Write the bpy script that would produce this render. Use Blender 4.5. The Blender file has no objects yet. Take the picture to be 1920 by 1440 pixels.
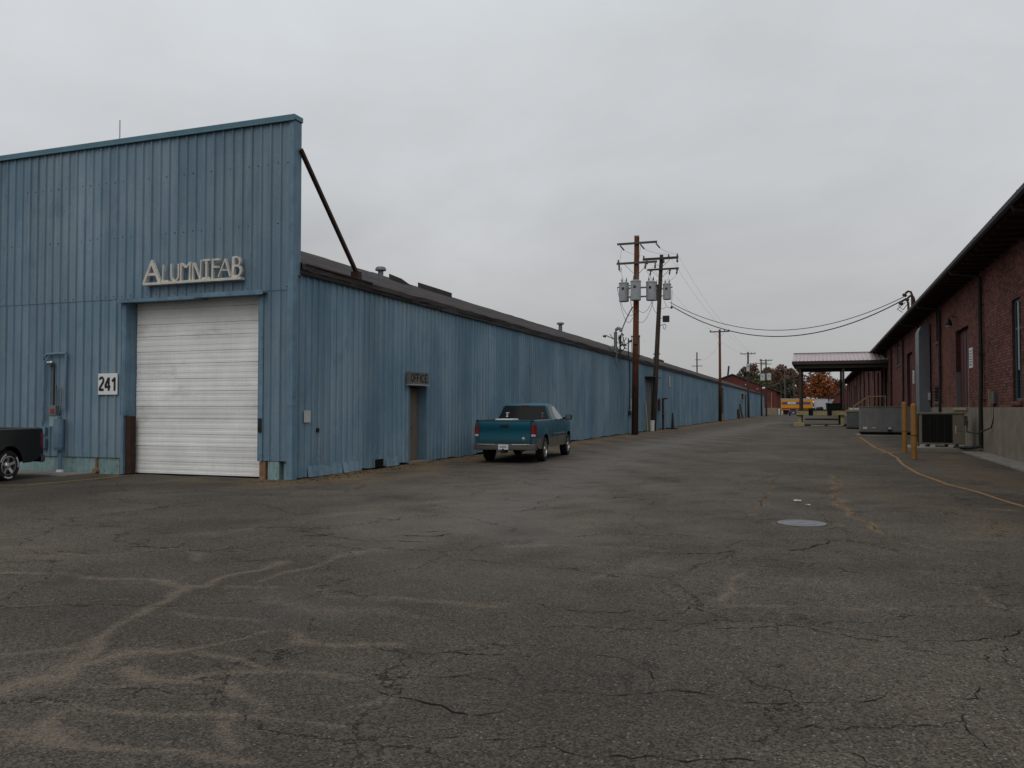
import bpy, math, random
import numpy as np
from mathutils import Vector, Matrix
random.seed(7)
R = math.radians
scn = bpy.context.scene
C = scn.collection

# ------------------------------------------------------------------ camera
CAM_H, FPX = 1.65, 1565.0           # focal length in px of a 1920 px wide frame
YAW, PITCH = R(20.17), math.atan(44/FPX)
cam = bpy.data.objects.new('camera', bpy.data.cameras.new('camera')); C.objects.link(cam)
cam.location = (0, 0, CAM_H); cam.rotation_euler = (R(90)+PITCH, 0, YAW)
cam.data.sensor_width = 36; cam.data.lens = FPX/1920*36
cam.data.clip_start = 0.05; cam.data.clip_end = 5000
scn.camera = cam
_f = (-math.sin(YAW)*math.cos(PITCH), math.cos(YAW)*math.cos(PITCH), math.sin(PITCH))
_r = (math.cos(YAW), math.sin(YAW), 0)
_u = (_r[1]*_f[2], -_r[0]*_f[2], _r[0]*_f[1]-_r[1]*_f[0])
def G(px, py):                       # ground point seen at a pixel of the 1920x1440 photo
    a, b = (px-960)/FPX, -(py-720)/FPX
    d = [_f[i]+a*_r[i]+b*_u[i] for i in range(3)]
    t = -CAM_H/d[2]
    return (t*d[0], t*d[1])

scn.view_settings.view_transform = 'Standard'; scn.view_settings.look = 'None'
scn.view_settings.exposure = 0.0; scn.view_settings.gamma = 1

# ------------------------------------------------------------------ world
w = bpy.data.worlds.new('World'); scn.world = w; w.use_nodes = True
nt = w.node_tree; nt.nodes.clear()
def wn(t, **k):
    n = nt.nodes.new(t)
    for a, v in k.items(): setattr(n, a, v)
    return n
out = wn('ShaderNodeOutputWorld'); bg = wn('ShaderNodeBackground'); bg.inputs['Strength'].default_value = 0.1
sky = wn('ShaderNodeTexSky'); sky.sky_type = 'NISHITA'; sky.sun_disc = False
SUN_EL, SUN_ROT = R(48), R(172)
sky.sun_elevation = SUN_EL; sky.sun_rotation = SUN_ROT; sky.air_density = 2.0; sky.dust_density = 4.0
tc = wn('ShaderNodeTexCoord'); sp = wn('ShaderNodeSeparateXYZ'); nt.links.new(tc.outputs['Generated'], sp.inputs[0])
ab = wn('ShaderNodeMath', operation='ABSOLUTE'); nt.links.new(sp.outputs['Z'], ab.inputs[0])
ad = wn('ShaderNodeMath', operation='ADD'); ad.inputs[1].default_value = 0.32; nt.links.new(ab.outputs[0], ad.inputs[0])
cz = wn('ShaderNodeCombineXYZ')
for i, ax in enumerate('XY'):
    dv = wn('ShaderNodeMath', operation='DIVIDE'); nt.links.new(sp.outputs[ax], dv.inputs[0]); nt.links.new(ad.outputs[0], dv.inputs[1])
    nt.links.new(dv.outputs[0], cz.inputs[i])
mp = wn('ShaderNodeMapping'); mp.inputs['Scale'].default_value = (0.85, 1.0, 1); mp.inputs['Rotation'].default_value = (0, 0, 0.6)
nt.links.new(cz.outputs[0], mp.inputs[0])
nz = wn('ShaderNodeTexNoise'); nz.inputs['Scale'].default_value = 1.5; nz.inputs['Detail'].default_value = 7; nz.inputs['Roughness'].default_value = 0.56
nz.inputs['Distortion'].default_value = 0.25
nt.links.new(mp.outputs[0], nz.inputs['Vector'])
# overcast layer: darker towards the horizon, brighter overhead, soft cloud structure
gr = wn('ShaderNodeValToRGB'); nt.links.new(ab.outputs[0], gr.inputs[0])
e = gr.color_ramp.elements
e[0].position = 0.0; e[0].color = (.415, .415, .415, 1)
e[1].position = 1.0; e[1].color = (.86, .885, .92, 1)
for pos, col in ((.12, (.480, .486, .498)), (.26, (.550, .568, .592)), (.45, (.635, .665, .69))):
    q = e.new(pos); q.color = (*col, 1)
cr = wn('ShaderNodeMapRange'); cr.inputs['From Min'].default_value = .3; cr.inputs['From Max'].default_value = .72
cr.inputs['To Min'].default_value = .89; cr.inputs['To Max'].default_value = 1.14
nt.links.new(nz.outputs['Fac'], cr.inputs[0])
# clouds lose contrast near the horizon
lo = wn('ShaderNodeMapRange'); lo.inputs['From Max'].default_value = .18; nt.links.new(ab.outputs[0], lo.inputs[0])
mx0 = wn('ShaderNodeMix', data_type='FLOAT'); mx0.inputs[2].default_value = 1.0
nt.links.new(lo.outputs[0], mx0.inputs[0]); nt.links.new(cr.outputs[0], mx0.inputs[3])
ml = wn('ShaderNodeVectorMath', operation='SCALE'); nt.links.new(gr.outputs[0], ml.inputs[0]); nt.links.new(mx0.outputs[0], ml.inputs['Scale'])
sc10 = wn('ShaderNodeVectorMath', operation='SCALE'); sc10.inputs['Scale'].default_value = 10.0; nt.links.new(ml.outputs[0], sc10.inputs[0])
mix = wn('ShaderNodeMix', data_type='RGBA'); mix.inputs[0].default_value = 0.97
nt.links.new(sky.outputs[0], mix.inputs[6]); nt.links.new(sc10.outputs[0], mix.inputs[7])
nt.links.new(mix.outputs[2], bg.inputs[0]); nt.links.new(bg.outputs[0], out.inputs[0])
sun = bpy.data.objects.new('sun', bpy.data.lights.new('sun', 'SUN')); C.objects.link(sun)
sun.data.energy = 0.5; sun.data.angle = R(40); sun.data.color = (1, .96, .9)
# sun_rotation is measured clockwise from +Y
sd = Vector((math.sin(SUN_ROT)*math.cos(SUN_EL), math.cos(SUN_ROT)*math.cos(SUN_EL), math.sin(SUN_EL)))
sun.rotation_euler = (-sd).to_track_quat('-Z', 'Y').to_euler()

# ------------------------------------------------------------------ material helper
class Mat:
    def __init__(s, name, col=(.5, .5, .5), rough=.7, metal=0, spec=.3):
        s.m = bpy.data.materials.new(name); s.m.use_nodes = True; s.t = s.m.node_tree
        s.b = s.t.nodes['Principled BSDF']
        s.b.inputs['Base Color'].default_value = (*col, 1); s.b.inputs['Roughness'].default_value = rough
        s.b.inputs['Metallic'].default_value = metal; s.b.inputs['Specular IOR Level'].default_value = spec
        s.co = s.n('ShaderNodeTexCoord').outputs['Object']
    def n(s, t, **k):
        n = s.t.nodes.new(t)
        for a, v in k.items(): setattr(n, a, v)
        return n
    def l(s, a, b): s.t.links.new(a, b)
    def map(s, scale=(1, 1, 1), src=None, loc=(0, 0, 0), rot=(0, 0, 0)):
        m = s.n('ShaderNodeMapping'); m.inputs['Scale'].default_value = scale; m.inputs['Location'].default_value = loc
        m.inputs['Rotation'].default_value = rot
        s.l(src or s.co, m.inputs[0]); return m.outputs[0]
    def noise(s, scale, detail=4, rough=.55, vec=None, dist=0):
        n = s.n('ShaderNodeTexNoise'); n.inputs['Scale'].default_value = scale; n.inputs['Detail'].default_value = detail
        n.inputs['Roughness'].default_value = rough; n.inputs['Distortion'].default_value = dist
        s.l(vec or s.co, n.inputs['Vector']); return n.outputs['Fac']
    def ramp(s, v, a, b, lo=0, hi=1, smooth=True):
        n = s.n('ShaderNodeMapRange'); n.interpolation_type = 'SMOOTHSTEP' if smooth else 'LINEAR'
        n.inputs['From Min'].default_value = a; n.inputs['From Max'].default_value = b
        n.inputs['To Min'].default_value = lo; n.inputs['To Max'].default_value = hi
        s.l(v, n.inputs[0]); return n.outputs[0]
    def math(s, op, a, b=None, clamp=False):
        n = s.n('ShaderNodeMath', operation=op); n.use_clamp = clamp
        for i, v in enumerate((a, b)):
            if v is None: continue
            if isinstance(v, (int, float)): n.inputs[i].default_value = v
            else: s.l(v, n.inputs[i])
        return n.outputs[0]
    def mix(s, fac, a, b):
        n = s.n('ShaderNodeMix', data_type='RGBA')
        for i, v in ((0, fac), (6, a), (7, b)):
            if isinstance(v, (int, float)): n.inputs[i].default_value = v
            elif isinstance(v, tuple): n.inputs[i].default_value = (*v, 1)
            else: s.l(v, n.inputs[i])
        return n.outputs[2]
    def scale(s, col, f):
        n = s.n('ShaderNodeVectorMath', operation='SCALE')
        if isinstance(col, tuple): n.inputs[0].default_value = col
        else: s.l(col, n.inputs[0])
        if isinstance(f, (int, float)): n.inputs['Scale'].default_value = f
        else: s.l(f, n.inputs['Scale'])
        return n.outputs[0]
    def sep(s, v=None):
        n = s.n('ShaderNodeSeparateXYZ'); s.l(v or s.co, n.inputs[0]); return n.outputs
    def attr(s, name):
        return s.n('ShaderNodeAttribute', attribute_name=name).outputs['Fac']
    def col(s, c): s.l(c, s.b.inputs['Base Color']); return s
    def rough(s, r): s.l(r, s.b.inputs['Roughness']); return s
    def bump(s, h, strength=.3, dist=.01):
        n = s.n('ShaderNodeBump'); n.inputs['Strength'].default_value = strength; n.inputs['Distance'].default_value = dist
        s.l(h, n.inputs['Height']); s.l(n.outputs[0], s.b.inputs['Normal']); return s

def worn(name, col, rough=.7, amt=.25, scale=3, metal=0, spec=.3, dirt=None, streak=0):
    """paint or metal with blotches, fine grain and optional dirt / vertical streaks"""
    m = Mat(name, col, rough, metal, spec)
    a = m.noise(scale, 6, .6); b = m.noise(scale*14, 4, .6)
    f = m.math('ADD', m.ramp(a, .25, .75, 1-amt, 1+amt, False), m.ramp(b, .3, .7, -amt*.35, amt*.35, False))
    c = m.scale(col, f)
    if dirt:
        d = m.ramp(m.noise(scale*2.3, 8, .68), .56, .7)
        c = m.mix(m.math('MULTIPLY', d, .75), c, dirt)
    if streak:
        v = m.noise(1.0, 5, .6, m.map((9, 9, .5)))
        c = m.scale(c, m.ramp(v, .3, .7, 1-streak, 1+streak, False))
    m.col(c)
    m.rough(m.ramp(b, .3, .7, max(.05, rough-.12), min(1, rough+.1), False))
    return m.m

M = {}
# blue painted steel siding: chalky fading, vertical runs, painted-in rib shading, rust flecks low down
def siding_mat(name, axis, base, chalk, dark, pitch, dusk=1.0):
    m = Mat(name, base, .62, 0, .25)
    X, Y, Z = m.sep()
    u = X if axis == 'x' else Y
    blot = m.noise(.55, 7, .62, m.map((1, 1, .55), rot=(0, .15, 0)))
    c = m.mix(m.ramp(blot, .36, .66), base, chalk)
    b2 = m.noise(1.3, 6, .6, m.map((1, 1, .8), loc=(7, 3, 1)))
    c = m.mix(m.math('MULTIPLY', m.ramp(b2, .55, .74), .42), c, dark)
    run = m.noise(1, 6, .62, m.map((7, 7, .22)))
    c = m.scale(c, m.ramp(run, .28, .72, .82, 1.15, False))
    fine = m.noise(26, 4, .7)
    c = m.scale(c, m.ramp(fine, .3, .7, .9, 1.1, False))
    # sheet to sheet difference
    wnz = m.n('ShaderNodeTexWhiteNoise', noise_dimensions='1D')
    m.l(m.math('FLOOR', m.math('DIVIDE', u, pitch*3)), wnz.inputs['W'])
    c = m.scale(c, m.ramp(wnz.outputs['Value'], 0, 1, .86, 1.10, False))
    # rib shading painted into the colour as a dark line at each seam
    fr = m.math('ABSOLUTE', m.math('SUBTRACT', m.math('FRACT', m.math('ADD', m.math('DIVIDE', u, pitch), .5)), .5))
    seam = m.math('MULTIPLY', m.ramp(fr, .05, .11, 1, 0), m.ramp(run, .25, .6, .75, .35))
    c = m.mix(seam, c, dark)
    # dirty splash zone and flaking near the ground
    low = m.ramp(m.math('ADD', Z, m.ramp(m.noise(2.2, 6, .65), .3, .7, -.5, .5, False)), .05, 1.3, 1, 0)
    fl = m.ramp(m.noise(7, 6, .7, m.map((1, 1, .6))), .52, .62)
    c = m.mix(m.math('MULTIPLY', low, m.math('MULTIPLY', fl, .6)), c, chalk)
    rs = m.math('MULTIPLY', m.ramp(m.noise(5, 7, .72, loc_map(m)), .64, .70), .8)
    c = m.mix(m.math('MULTIPLY', rs, m.ramp(Z, .2, 2.2, .85, .12)), c, (.09, .05, .04))
    # seam screws
    m.col(m.scale(c, dusk))
    m.bump(m.noise(1.6, 3, .5), .25, .03)
    return m.m
def loc_map(m): return m.map((1, 1, .7), loc=(3.3, 8.1, 2.2))
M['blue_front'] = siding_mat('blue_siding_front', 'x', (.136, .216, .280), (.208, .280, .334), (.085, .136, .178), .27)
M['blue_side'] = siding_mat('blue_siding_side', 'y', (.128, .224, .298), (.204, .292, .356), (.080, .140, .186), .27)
M['blue_trim'] = worn('blue_trim', (.122, .204, .272), .55, .22, 2, dirt=(.08, .13, .16), streak=.15)
M['blue_cap'] = worn('blue_cap', (.085, .175, .225), .5, .15, 2)
M['block'] = worn('painted_block', (.21, .31, .32), .85, .25, 3, dirt=(.09, .1, .09), streak=.2)
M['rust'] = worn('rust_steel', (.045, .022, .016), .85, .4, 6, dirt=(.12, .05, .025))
M['rust_block'] = worn('rust_block', (.23, .13, .07), .85, .4, 6, dirt=(.25, .27, .25))
M['concrete'] = worn('concrete', (.205, .170, .128), .9, .25, 1.6, dirt=(.1, .09, .075), streak=.12)
M['concrete_walk'] = worn('concrete_walk', (.215, .198, .170), .95, .3, 1.2, dirt=(.07, .062, .05))
M['beige_block'] = worn('beige_block', (.22, .19, .13), .9, .15, 1.5)
M['steel_dark'] = worn('dark_steel', (.022, .02, .018), .6, .3, 5)
M['black'] = worn('black', (.012, .012, .013), .5, .2, 5)
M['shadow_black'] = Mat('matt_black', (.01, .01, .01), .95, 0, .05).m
M['rubber'] = worn('rubber', (.014, .014, .014), .85, .3, 9, dirt=(.03, .028, .025))
M['grey_paint'] = worn('grey_paint', (.30, .32, .33), .5, .12, 3, dirt=(.2, .2, .19), streak=.1)
M['grey_galv'] = worn('galvanised', (.16, .17, .185), .5, .18, 3, metal=.25, streak=.12)
M['hvac_grey'] = worn('hvac_grey', (.145, .140, .138), .6, .15, 2, streak=.1)
M['duct_grey'] = worn('duct_grey', (.15, .16, .175), .5, .12, 2, metal=.2, streak=.1)
M['hvac_beige'] = worn('hvac_beige', (.18, .155, .115), .65, .12, 3, streak=.08)
M['green_grey'] = worn('green_grey', (.085, .095, .09), .6, .15, 2)
M['dark_green'] = worn('dark_green', (.012, .04, .032), .6, .2, 2)
M['white_paint'] = worn('white_paint', (.62, .62, .60), .6, .1, 4, dirt=(.4, .39, .36))
M['sign_white'] = worn('sign_white', (.70, .70, .70), .5, .06, 4)
M['sign_grey'] = worn('sign_grey', (.13, .122, .115), .8, .2, 5)
M['letter'] = worn('letter_wood', (.56, .53, .48), .7, .2, 6, dirt=(.2, .18, .16))
M['ink'] = Mat('ink', (.012, .012, .014), .6).m
M['red'] = worn('red_paint', (.30, .03, .02), .5, .15, 5)
M['yellow'] = worn('yellow_paint', (.42, .27, .045), .7, .22, 4, dirt=(.2, .14, .05))
M['yellow_dock'] = worn('yellow_dock', (.29, .25, .13), .8, .22, 1.5, dirt=(.1, .08, .04))
M['bollard'] = worn('bollard_yellow', (.28, .135, .030), .65, .2, 4, dirt=(.22, .11, .03), streak=.15)
M['tan_wood'] = worn('tan_wood', (.30, .235, .135), .85, .22, 3)
M['door_brown'] = worn('door_brown', (.165, .132, .10), .7, .15, 2, streak=.15)
M['door_grey'] = worn('door_grey', (.125, .125, .118), .7, .15, 1)
M['door_red'] = worn('door_red', (.085, .02, .024), .7, .18, 2, streak=.15)
M['sill'] = worn('stone_sill', (.10, .085, .07), .9, .2, 4)
M['teal_frame'] = worn('teal_frame', (.04, .11, .12), .6, .15, 3)
M['pale_frame'] = worn('pale_frame', (.32, .36, .36), .6, .15, 3)
M['lamp_white'] = worn('lamp_white', (.7, .7, .7), .3, .03, 3)
M['chrome'] = worn('chrome', (.55, .55, .55), .25, .1, 8, metal=1)
M['rim'] = worn('rim_alloy', (.42, .42, .42), .35, .1, 8, metal=.8, dirt=(.2, .19, .18))
M['bumper'] = worn('bumper_grey', (.075, .072, .066), .55, .1, 4)
M['plate'] = worn('licence_plate', (.6, .6, .62), .5, .04, 4)
M['porcelain'] = worn('porcelain', (.10, .075, .065), .3, .1, 5)
M['galv_light'] = worn('galv_light', (.45, .46, .46), .5, .1, 5)
m = Mat('glass_dark', (.008, .009, .01), .06, 0, .5); M['glass'] = m.m
m = Mat('truck_glass', (.005, .006, .007), .12, 0, .09); M['truck_glass'] = m.m
m = Mat('side_glass', (.10, .11, .11), .06, 0, .5); M['side_glass'] = m.m
m = Mat('tail_red', (.16, .008, .008), .2, 0, .5); M['tail_red'] = m.m
def carpaint(name, col, rough=.3, coat=.35, dust=.45):
    m = Mat(name, col, rough, .25, .4); m.b.inputs['Coat Weight'].default_value = coat; m.b.inputs['Coat Roughness'].default_value = .12
    d = m.noise(2.5, 6, .6); Z = m.sep()[2]
    c = m.mix(m.math('MULTIPLY', m.ramp(m.math('ADD', Z, m.ramp(d, .3, .7, -.2, .2, False)), .35, 1.0, 1, 0), dust), m.scale(col, m.ramp(d, .3, .7, .92, 1.08, False)), (.07, .062, .05))
    m.col(c); return m.m
M['teal'] = carpaint('teal_paint', (.002, .090, .140), .5, .0)
M['beige_car'] = carpaint('beige_car', (.095, .09, .075))
M['black_car'] = carpaint('black_car', (.005, .005, .006), .35, .12, .1)
M['navy_car'] = carpaint('navy_car', (.015, .018, .06))

# white sectional door: soft dirt that thickens downwards, scuffs
m = Mat('door_white', (.6, .6, .58), .5, 0, .35)
Z = m.sep()[2]
c = m.scale((.83, .825, .80), m.ramp(m.noise(.9, 6, .6, m.map((1, 1, 1.6))), .3, .7, .86, 1.08, False))
wz = m.n('ShaderNodeTexWhiteNoise', noise_dimensions='1D'); m.l(m.math('FLOOR', m.math('DIVIDE', Z, .339)), wz.inputs['W'])
c = m.scale(c, m.ramp(wz.outputs['Value'], 0, 1, .9, 1.05, False))
c = m.mix(m.math('MULTIPLY', m.ramp(m.noise(1.6, 8, .68, m.map((.5, 1, 1.2))), .54, .72), .4), c, (.40, .37, .32))
c = m.scale(c, m.ramp(m.noise(1, 5, .6, m.map((14, 14, .5))), .3, .7, .97, 1.03, False))
m.col(c); M['door_white'] = m.m

# roof: weathered roll roofing in strips along the eave
m = Mat('roofing', (.05, .045, .042), .95, 0, .1)
X, Y, Z = m.sep()
st = m.n('ShaderNodeTexWhiteNoise', noise_dimensions='2D')
cb = m.n('ShaderNodeCombineXYZ'); m.l(m.math('FLOOR', m.math('DIVIDE', X, .5)), cb.inputs[0]); m.l(m.math('FLOOR', m.math('DIVIDE', Y, 9)), cb.inputs[1])
m.l(cb.outputs[0], st.inputs['Vector'])
c = m.scale((.050, .044, .042), m.ramp(st.outputs['Value'], 0, 1, .72, 1.3, False))
c = m.scale(c, m.ramp(m.noise(1.2, 7, .65, m.map((2.5, .4, 1))), .3, .7, .65, 1.35, False))
c = m.mix(m.math('MULTIPLY', m.ramp(m.noise(4, 6, .7, m.map((3, .5, 1))), .62, .72), .5), c, (.12, .11, .1))
m.col(c).bump(m.noise(5, 5, .6), .4, .03); M['roofing'] = m.m
m = Mat('fascia_wood', (.09, .08, .07), .9, 0, .1)
f = m.ramp(m.noise(3, 7, .7, m.map((1, .35, 2))), .5, .6)
m.col(m.mix(m.ramp(m.noise(3, 7, .7, m.map((1, .35, 2))), .56, .64), (.036, .032, .030), (.15, .135, .118))); M['fascia'] = m.m
M['roof_edge'] = worn('roof_edge', (.045, .041, .039), .9, .3, 3)

# brick
def brick_mat(name, axis, c1, c2, mort, sc=1.0, old=True):
    m = Mat(name, c1, .9, 0, .12)
    X, Y, Z = m.sep()
    cb = m.n('ShaderNodeCombineXYZ'); m.l(Y if axis == 'y' else X, cb.inputs[0]); m.l(Z, cb.inputs[1])
    b = m.n('ShaderNodeTexBrick'); m.l(cb.outputs[0], b.inputs['Vector'])
    b.inputs['Scale'].default_value = 1; b.inputs['Brick Width'].default_value = .23*sc; b.inputs['Row Height'].default_value = .078*sc
    b.inputs['Mortar Size'].default_value = .009*sc; b.inputs['Mortar Smooth'].default_value = .2; b.inputs['Bias'].default_value = -.1
    b.inputs['Color1'].default_value = (*c1, 1); b.inputs['Color2'].default_value = (*c2, 1); b.inputs['Mortar'].default_value = (*mort, 1)
    c = b.outputs['Color']
    c = m.scale(c, m.ramp(m.noise(.35, 6, .6), .3, .7, .75, 1.25, False))
    c = m.scale(c, m.ramp(m.noise(9, 4, .6), .3, .7, .85, 1.15, False))
    if old:
        # sandblasted / repainted patches with their own outline
        p = m.ramp(m.noise(.22, 3, .4, m.map((1, 1.2, .5), loc=(2, 1.5, 4))), .55, .59)
        c = m.mix(m.math('MULTIPLY', p, .5), c, (.17, .06, .045))
        s_ = m.ramp(m.noise(1, 5, .6, m.map((3, 3, .25))), .55, .75)
        c = m.mix(m.math('MULTIPLY', s_, .55), c, (.028, .017, .016))
    m.col(c).bump(b.outputs['Fac'], -.5, .012); return m.m
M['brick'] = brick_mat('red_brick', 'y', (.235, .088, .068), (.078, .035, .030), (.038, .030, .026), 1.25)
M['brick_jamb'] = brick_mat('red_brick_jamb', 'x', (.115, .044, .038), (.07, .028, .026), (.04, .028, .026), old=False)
M['brick_far'] = brick_mat('red_brick_far', 'x', (.135, .042, .036), (.11, .034, .030), (.09, .04, .035))

# wood pole
def pole_mat(name, top, low, z0, z1):
    m = Mat(name, top, .9, 0, .1); Z = m.sep()[2]
    f = m.ramp(m.math('ADD', Z, m.ramp(m.noise(1.5, 5, .6), .3, .7, -1.2, 1.2, False)), z0, z1)
    c = m.mix(f, low, top)
    g = m.noise(1, 6, .65, m.map((28, 28, .9)))
    c = m.scale(c, m.ramp(g, .3, .7, .55, 1.5, False))
    m.col(c).bump(g, .4, .02); return m.m
M['pole_red'] = pole_mat('pole_red_brown', (.135, .050, .026), (.024, .013, .010), 2.0, 6.0)
M['pole_dark'] = pole_mat('pole_dark_brown', (.062, .046, .038), (.030, .024, .021), .5, 5)
M['pole_grey'] = pole_mat('pole_grey', (.10, .09, .08), (.06, .05, .045), .5, 5)
M['arm'] = worn('weathered_arm', (.085, .075, .068), .9, .25, 4)
M['arm_dark'] = worn('dark_arm', (.05, .044, .04), .9, .25, 4)
M['canopy_roof'] = worn('canopy_roof', (.40, .31, .32), .4, .12, 1, metal=.2)
M['canopy_trim'] = worn('canopy_trim', (.045, .034, .03), .6, .15, 2)
M['trailer_yellow'] = worn('trailer_yellow', (.62, .27, .02), .5, .1, .8)
M['trailer_blue'] = worn('trailer_blue', (.10, .075, .18), .5, .1, 1)
M['trailer_white'] = worn('trailer_white', (.50, .50, .53), .5, .06, .8)
M['bark'] = worn('bark', (.045, .036, .03), .95, .3, 2)

# ------------------------------------------------------------------ mesh builder and scene helpers
class MB:
    def __init__(s): s.v = []; s.f = []; s.mi = []; s.cm = 0
    def add(s, vs, fs):
        o = len(s.v); s.v += [tuple(v) for v in vs]; s.f += [tuple(i+o for i in f) for f in fs]; s.mi += [s.cm]*len(fs); return s
    def box(s, x0, x1, y0, y1, z0, z1):
        v = [(x, y, z) for z in (z0, z1) for y in (y0, y1) for x in (x0, x1)]
        return s.add(v, [(0, 2, 3, 1), (4, 5, 7, 6), (0, 1, 5, 4), (2, 6, 7, 3), (0, 4, 6, 2), (1, 3, 7, 5)])
    def bar(s, p, q, a, b=None, up=(0, 0, 1)):
        """rectangular bar from p to q, a wide, b high"""
        b = b or a; p, q = Vector(p), Vector(q); d = (q-p).normalized(); u = Vector(up)
        if abs(d.dot(u)) > .98: u = Vector((1, 0, 0))
        r = d.cross(u).normalized(); u = r.cross(d)
        v = [c+r*sx*a/2+u*sz*b/2 for c in (p, q) for sz in (-1, 1) for sx in (-1, 1)]
        return s.add(v, [(0, 1, 3, 2), (4, 6, 7, 5), (0, 4, 5, 1), (2, 3, 7, 6), (0, 2, 6, 4), (1, 5, 7, 3)])
    def cyl(s, p, q, r0, r1=None, n=12, caps=True):
        r1 = r0 if r1 is None else r1; p, q = Vector(p), Vector(q); d = (q-p).normalized()
        u = Vector((0, 0, 1)) if abs(d.z) < .9 else Vector((1, 0, 0)); a = d.cross(u).normalized(); b = d.cross(a)
        v = []
        for c, r in ((p, r0), (q, r1)):
            v += [c+(a*math.cos(2*math.pi*i/n)+b*math.sin(2*math.pi*i/n))*r for i in range(n)]
        f = [(i, i+n, (i+1) % n+n, (i+1) % n) for i in range(n)]
        if caps: f += [tuple(range(n)), tuple(reversed(range(n, 2*n)))]
        return s.add(v, f)
    def tube(s, pts, r, n=6):
        pts = [Vector(p) for p in pts]; v = []
        for i, p in enumerate(pts):
            d = (pts[min(i+1, len(pts)-1)]-pts[max(i-1, 0)]).normalized()
            u = Vector((0, 0, 1)) if abs(d.z) < .9 else Vector((1, 0, 0)); a = d.cross(u).normalized(); b = d.cross(a)
            v += [p+(a*math.cos(2*math.pi*k/n)+b*math.sin(2*math.pi*k/n))*r for k in range(n)]
        f = []
        for i in range(len(pts)-1):
            f += [(i*n+k, (i+1)*n+k, (i+1)*n+(k+1) % n, i*n+(k+1) % n) for k in range(n)]
        f += [tuple(range(n)), tuple(reversed(range((len(pts)-1)*n, len(pts)*n)))]
        return s.add(v, f)
    def lathe(s, c, ax, prof, n=24):
        """prof: (radius, offset along ax)"""
        c = Vector(c); d = Vector(ax).normalized(); u = Vector((0, 0, 1)) if abs(d.z) < .9 else Vector((1, 0, 0))
        a = d.cross(u).normalized(); b = d.cross(a); v = []
        for r, h in prof: v += [c+d*h+(a*math.cos(2*math.pi*k/n)+b*math.sin(2*math.pi*k/n))*r for k in range(n)]
        f = []
        for i in range(len(prof)-1):
            f += [(i*n+k, (i+1)*n+k, (i+1)*n+(k+1) % n, i*n+(k+1) % n) for k in range(n)]
        f += [tuple(range(n)), tuple(reversed(range((len(prof)-1)*n, len(prof)*n)))]
        return s.add(v, f)
    def prism(s, poly, d):
        """closed 3-D polygon extruded by vector d"""
        n = len(poly); p = [Vector(q) for q in poly]; d = Vector(d)
        f = [tuple(range(n)), tuple(reversed(range(n, 2*n)))]+[(i, i+n, (i+1) % n+n, (i+1) % n) for i in range(n)]
        return s.add(p+[q+d for q in p], f)
    def grid(s, rows):
        n = len(rows[0]); v = [p for r in rows for p in r]
        return s.add(v, [(i*n+j, i*n+j+1, (i+1)*n+j+1, (i+1)*n+j) for i in range(len(rows)-1) for j in range(n-1)])
    def build(s, name, mat, parent=None, smooth=None, bevel=0, fix=True):
        me = bpy.data.meshes.new(name); off = wloc(parent)
        me.from_pydata([(a-off[0], b-off[1], c-off[2]) for a, b, c in s.v], [], s.f)
        for q in (mat if isinstance(mat, list) else [mat]): me.materials.append(M[q])
        if any(s.mi): me.polygons.foreach_set('material_index', s.mi)
        if fix:
            import bmesh
            b = bmesh.new(); b.from_mesh(me); bmesh.ops.recalc_face_normals(b, faces=b.faces); b.to_mesh(me); b.free()
        if smooth:
            me.polygons.foreach_set('use_smooth', [True]*len(me.polygons)); me.set_sharp_from_angle(angle=R(smooth))
        o = bpy.data.objects.new(name, me); C.objects.link(o); o.parent = parent
        if bevel:
            bv = o.modifiers.new('bevel', 'BEVEL'); bv.width = bevel; bv.segments = 2; bv.limit_method = 'ANGLE'
        me.update(); return o
def wloc(o):
    v = Vector((0, 0, 0))
    while o is not None: v += o.location; o = o.parent
    return v
def thing(name, loc, label, cat, group=None):
    o = bpy.data.objects.new(name, None); C.objects.link(o); o.location = loc; o.empty_display_size = .2
    return tag(o, label, cat, group)
def tag(o, label=None, cat=None, group=None, kind=None):
    for k, v in (('label', label), ('category', cat), ('group', group), ('kind', kind)):
        if v: o[k] = v
    return o
def copy_thing(o, parent=None):
    c = o.copy(); C.objects.link(c); c.parent = parent
    for ch in [k for k in C.objects if k.parent == o]: copy_thing(ch, c)
    return c
def text_mesh(txt, size, extrude, offset=0):
    cu = bpy.data.curves.new('lettering', 'FONT'); cu.body = txt; cu.size = size; cu.extrude = extrude; cu.offset = offset
    cu.align_x = 'CENTER'; cu.align_y = 'CENTER'
    o = bpy.data.objects.new('lettering', cu); C.objects.link(o)
    bpy.context.view_layer.update()
    me = bpy.data.meshes.new_from_object(o.evaluated_get(bpy.context.evaluated_depsgraph_get()))
    C.objects.unlink(o); bpy.data.objects.remove(o)
    return me
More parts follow.
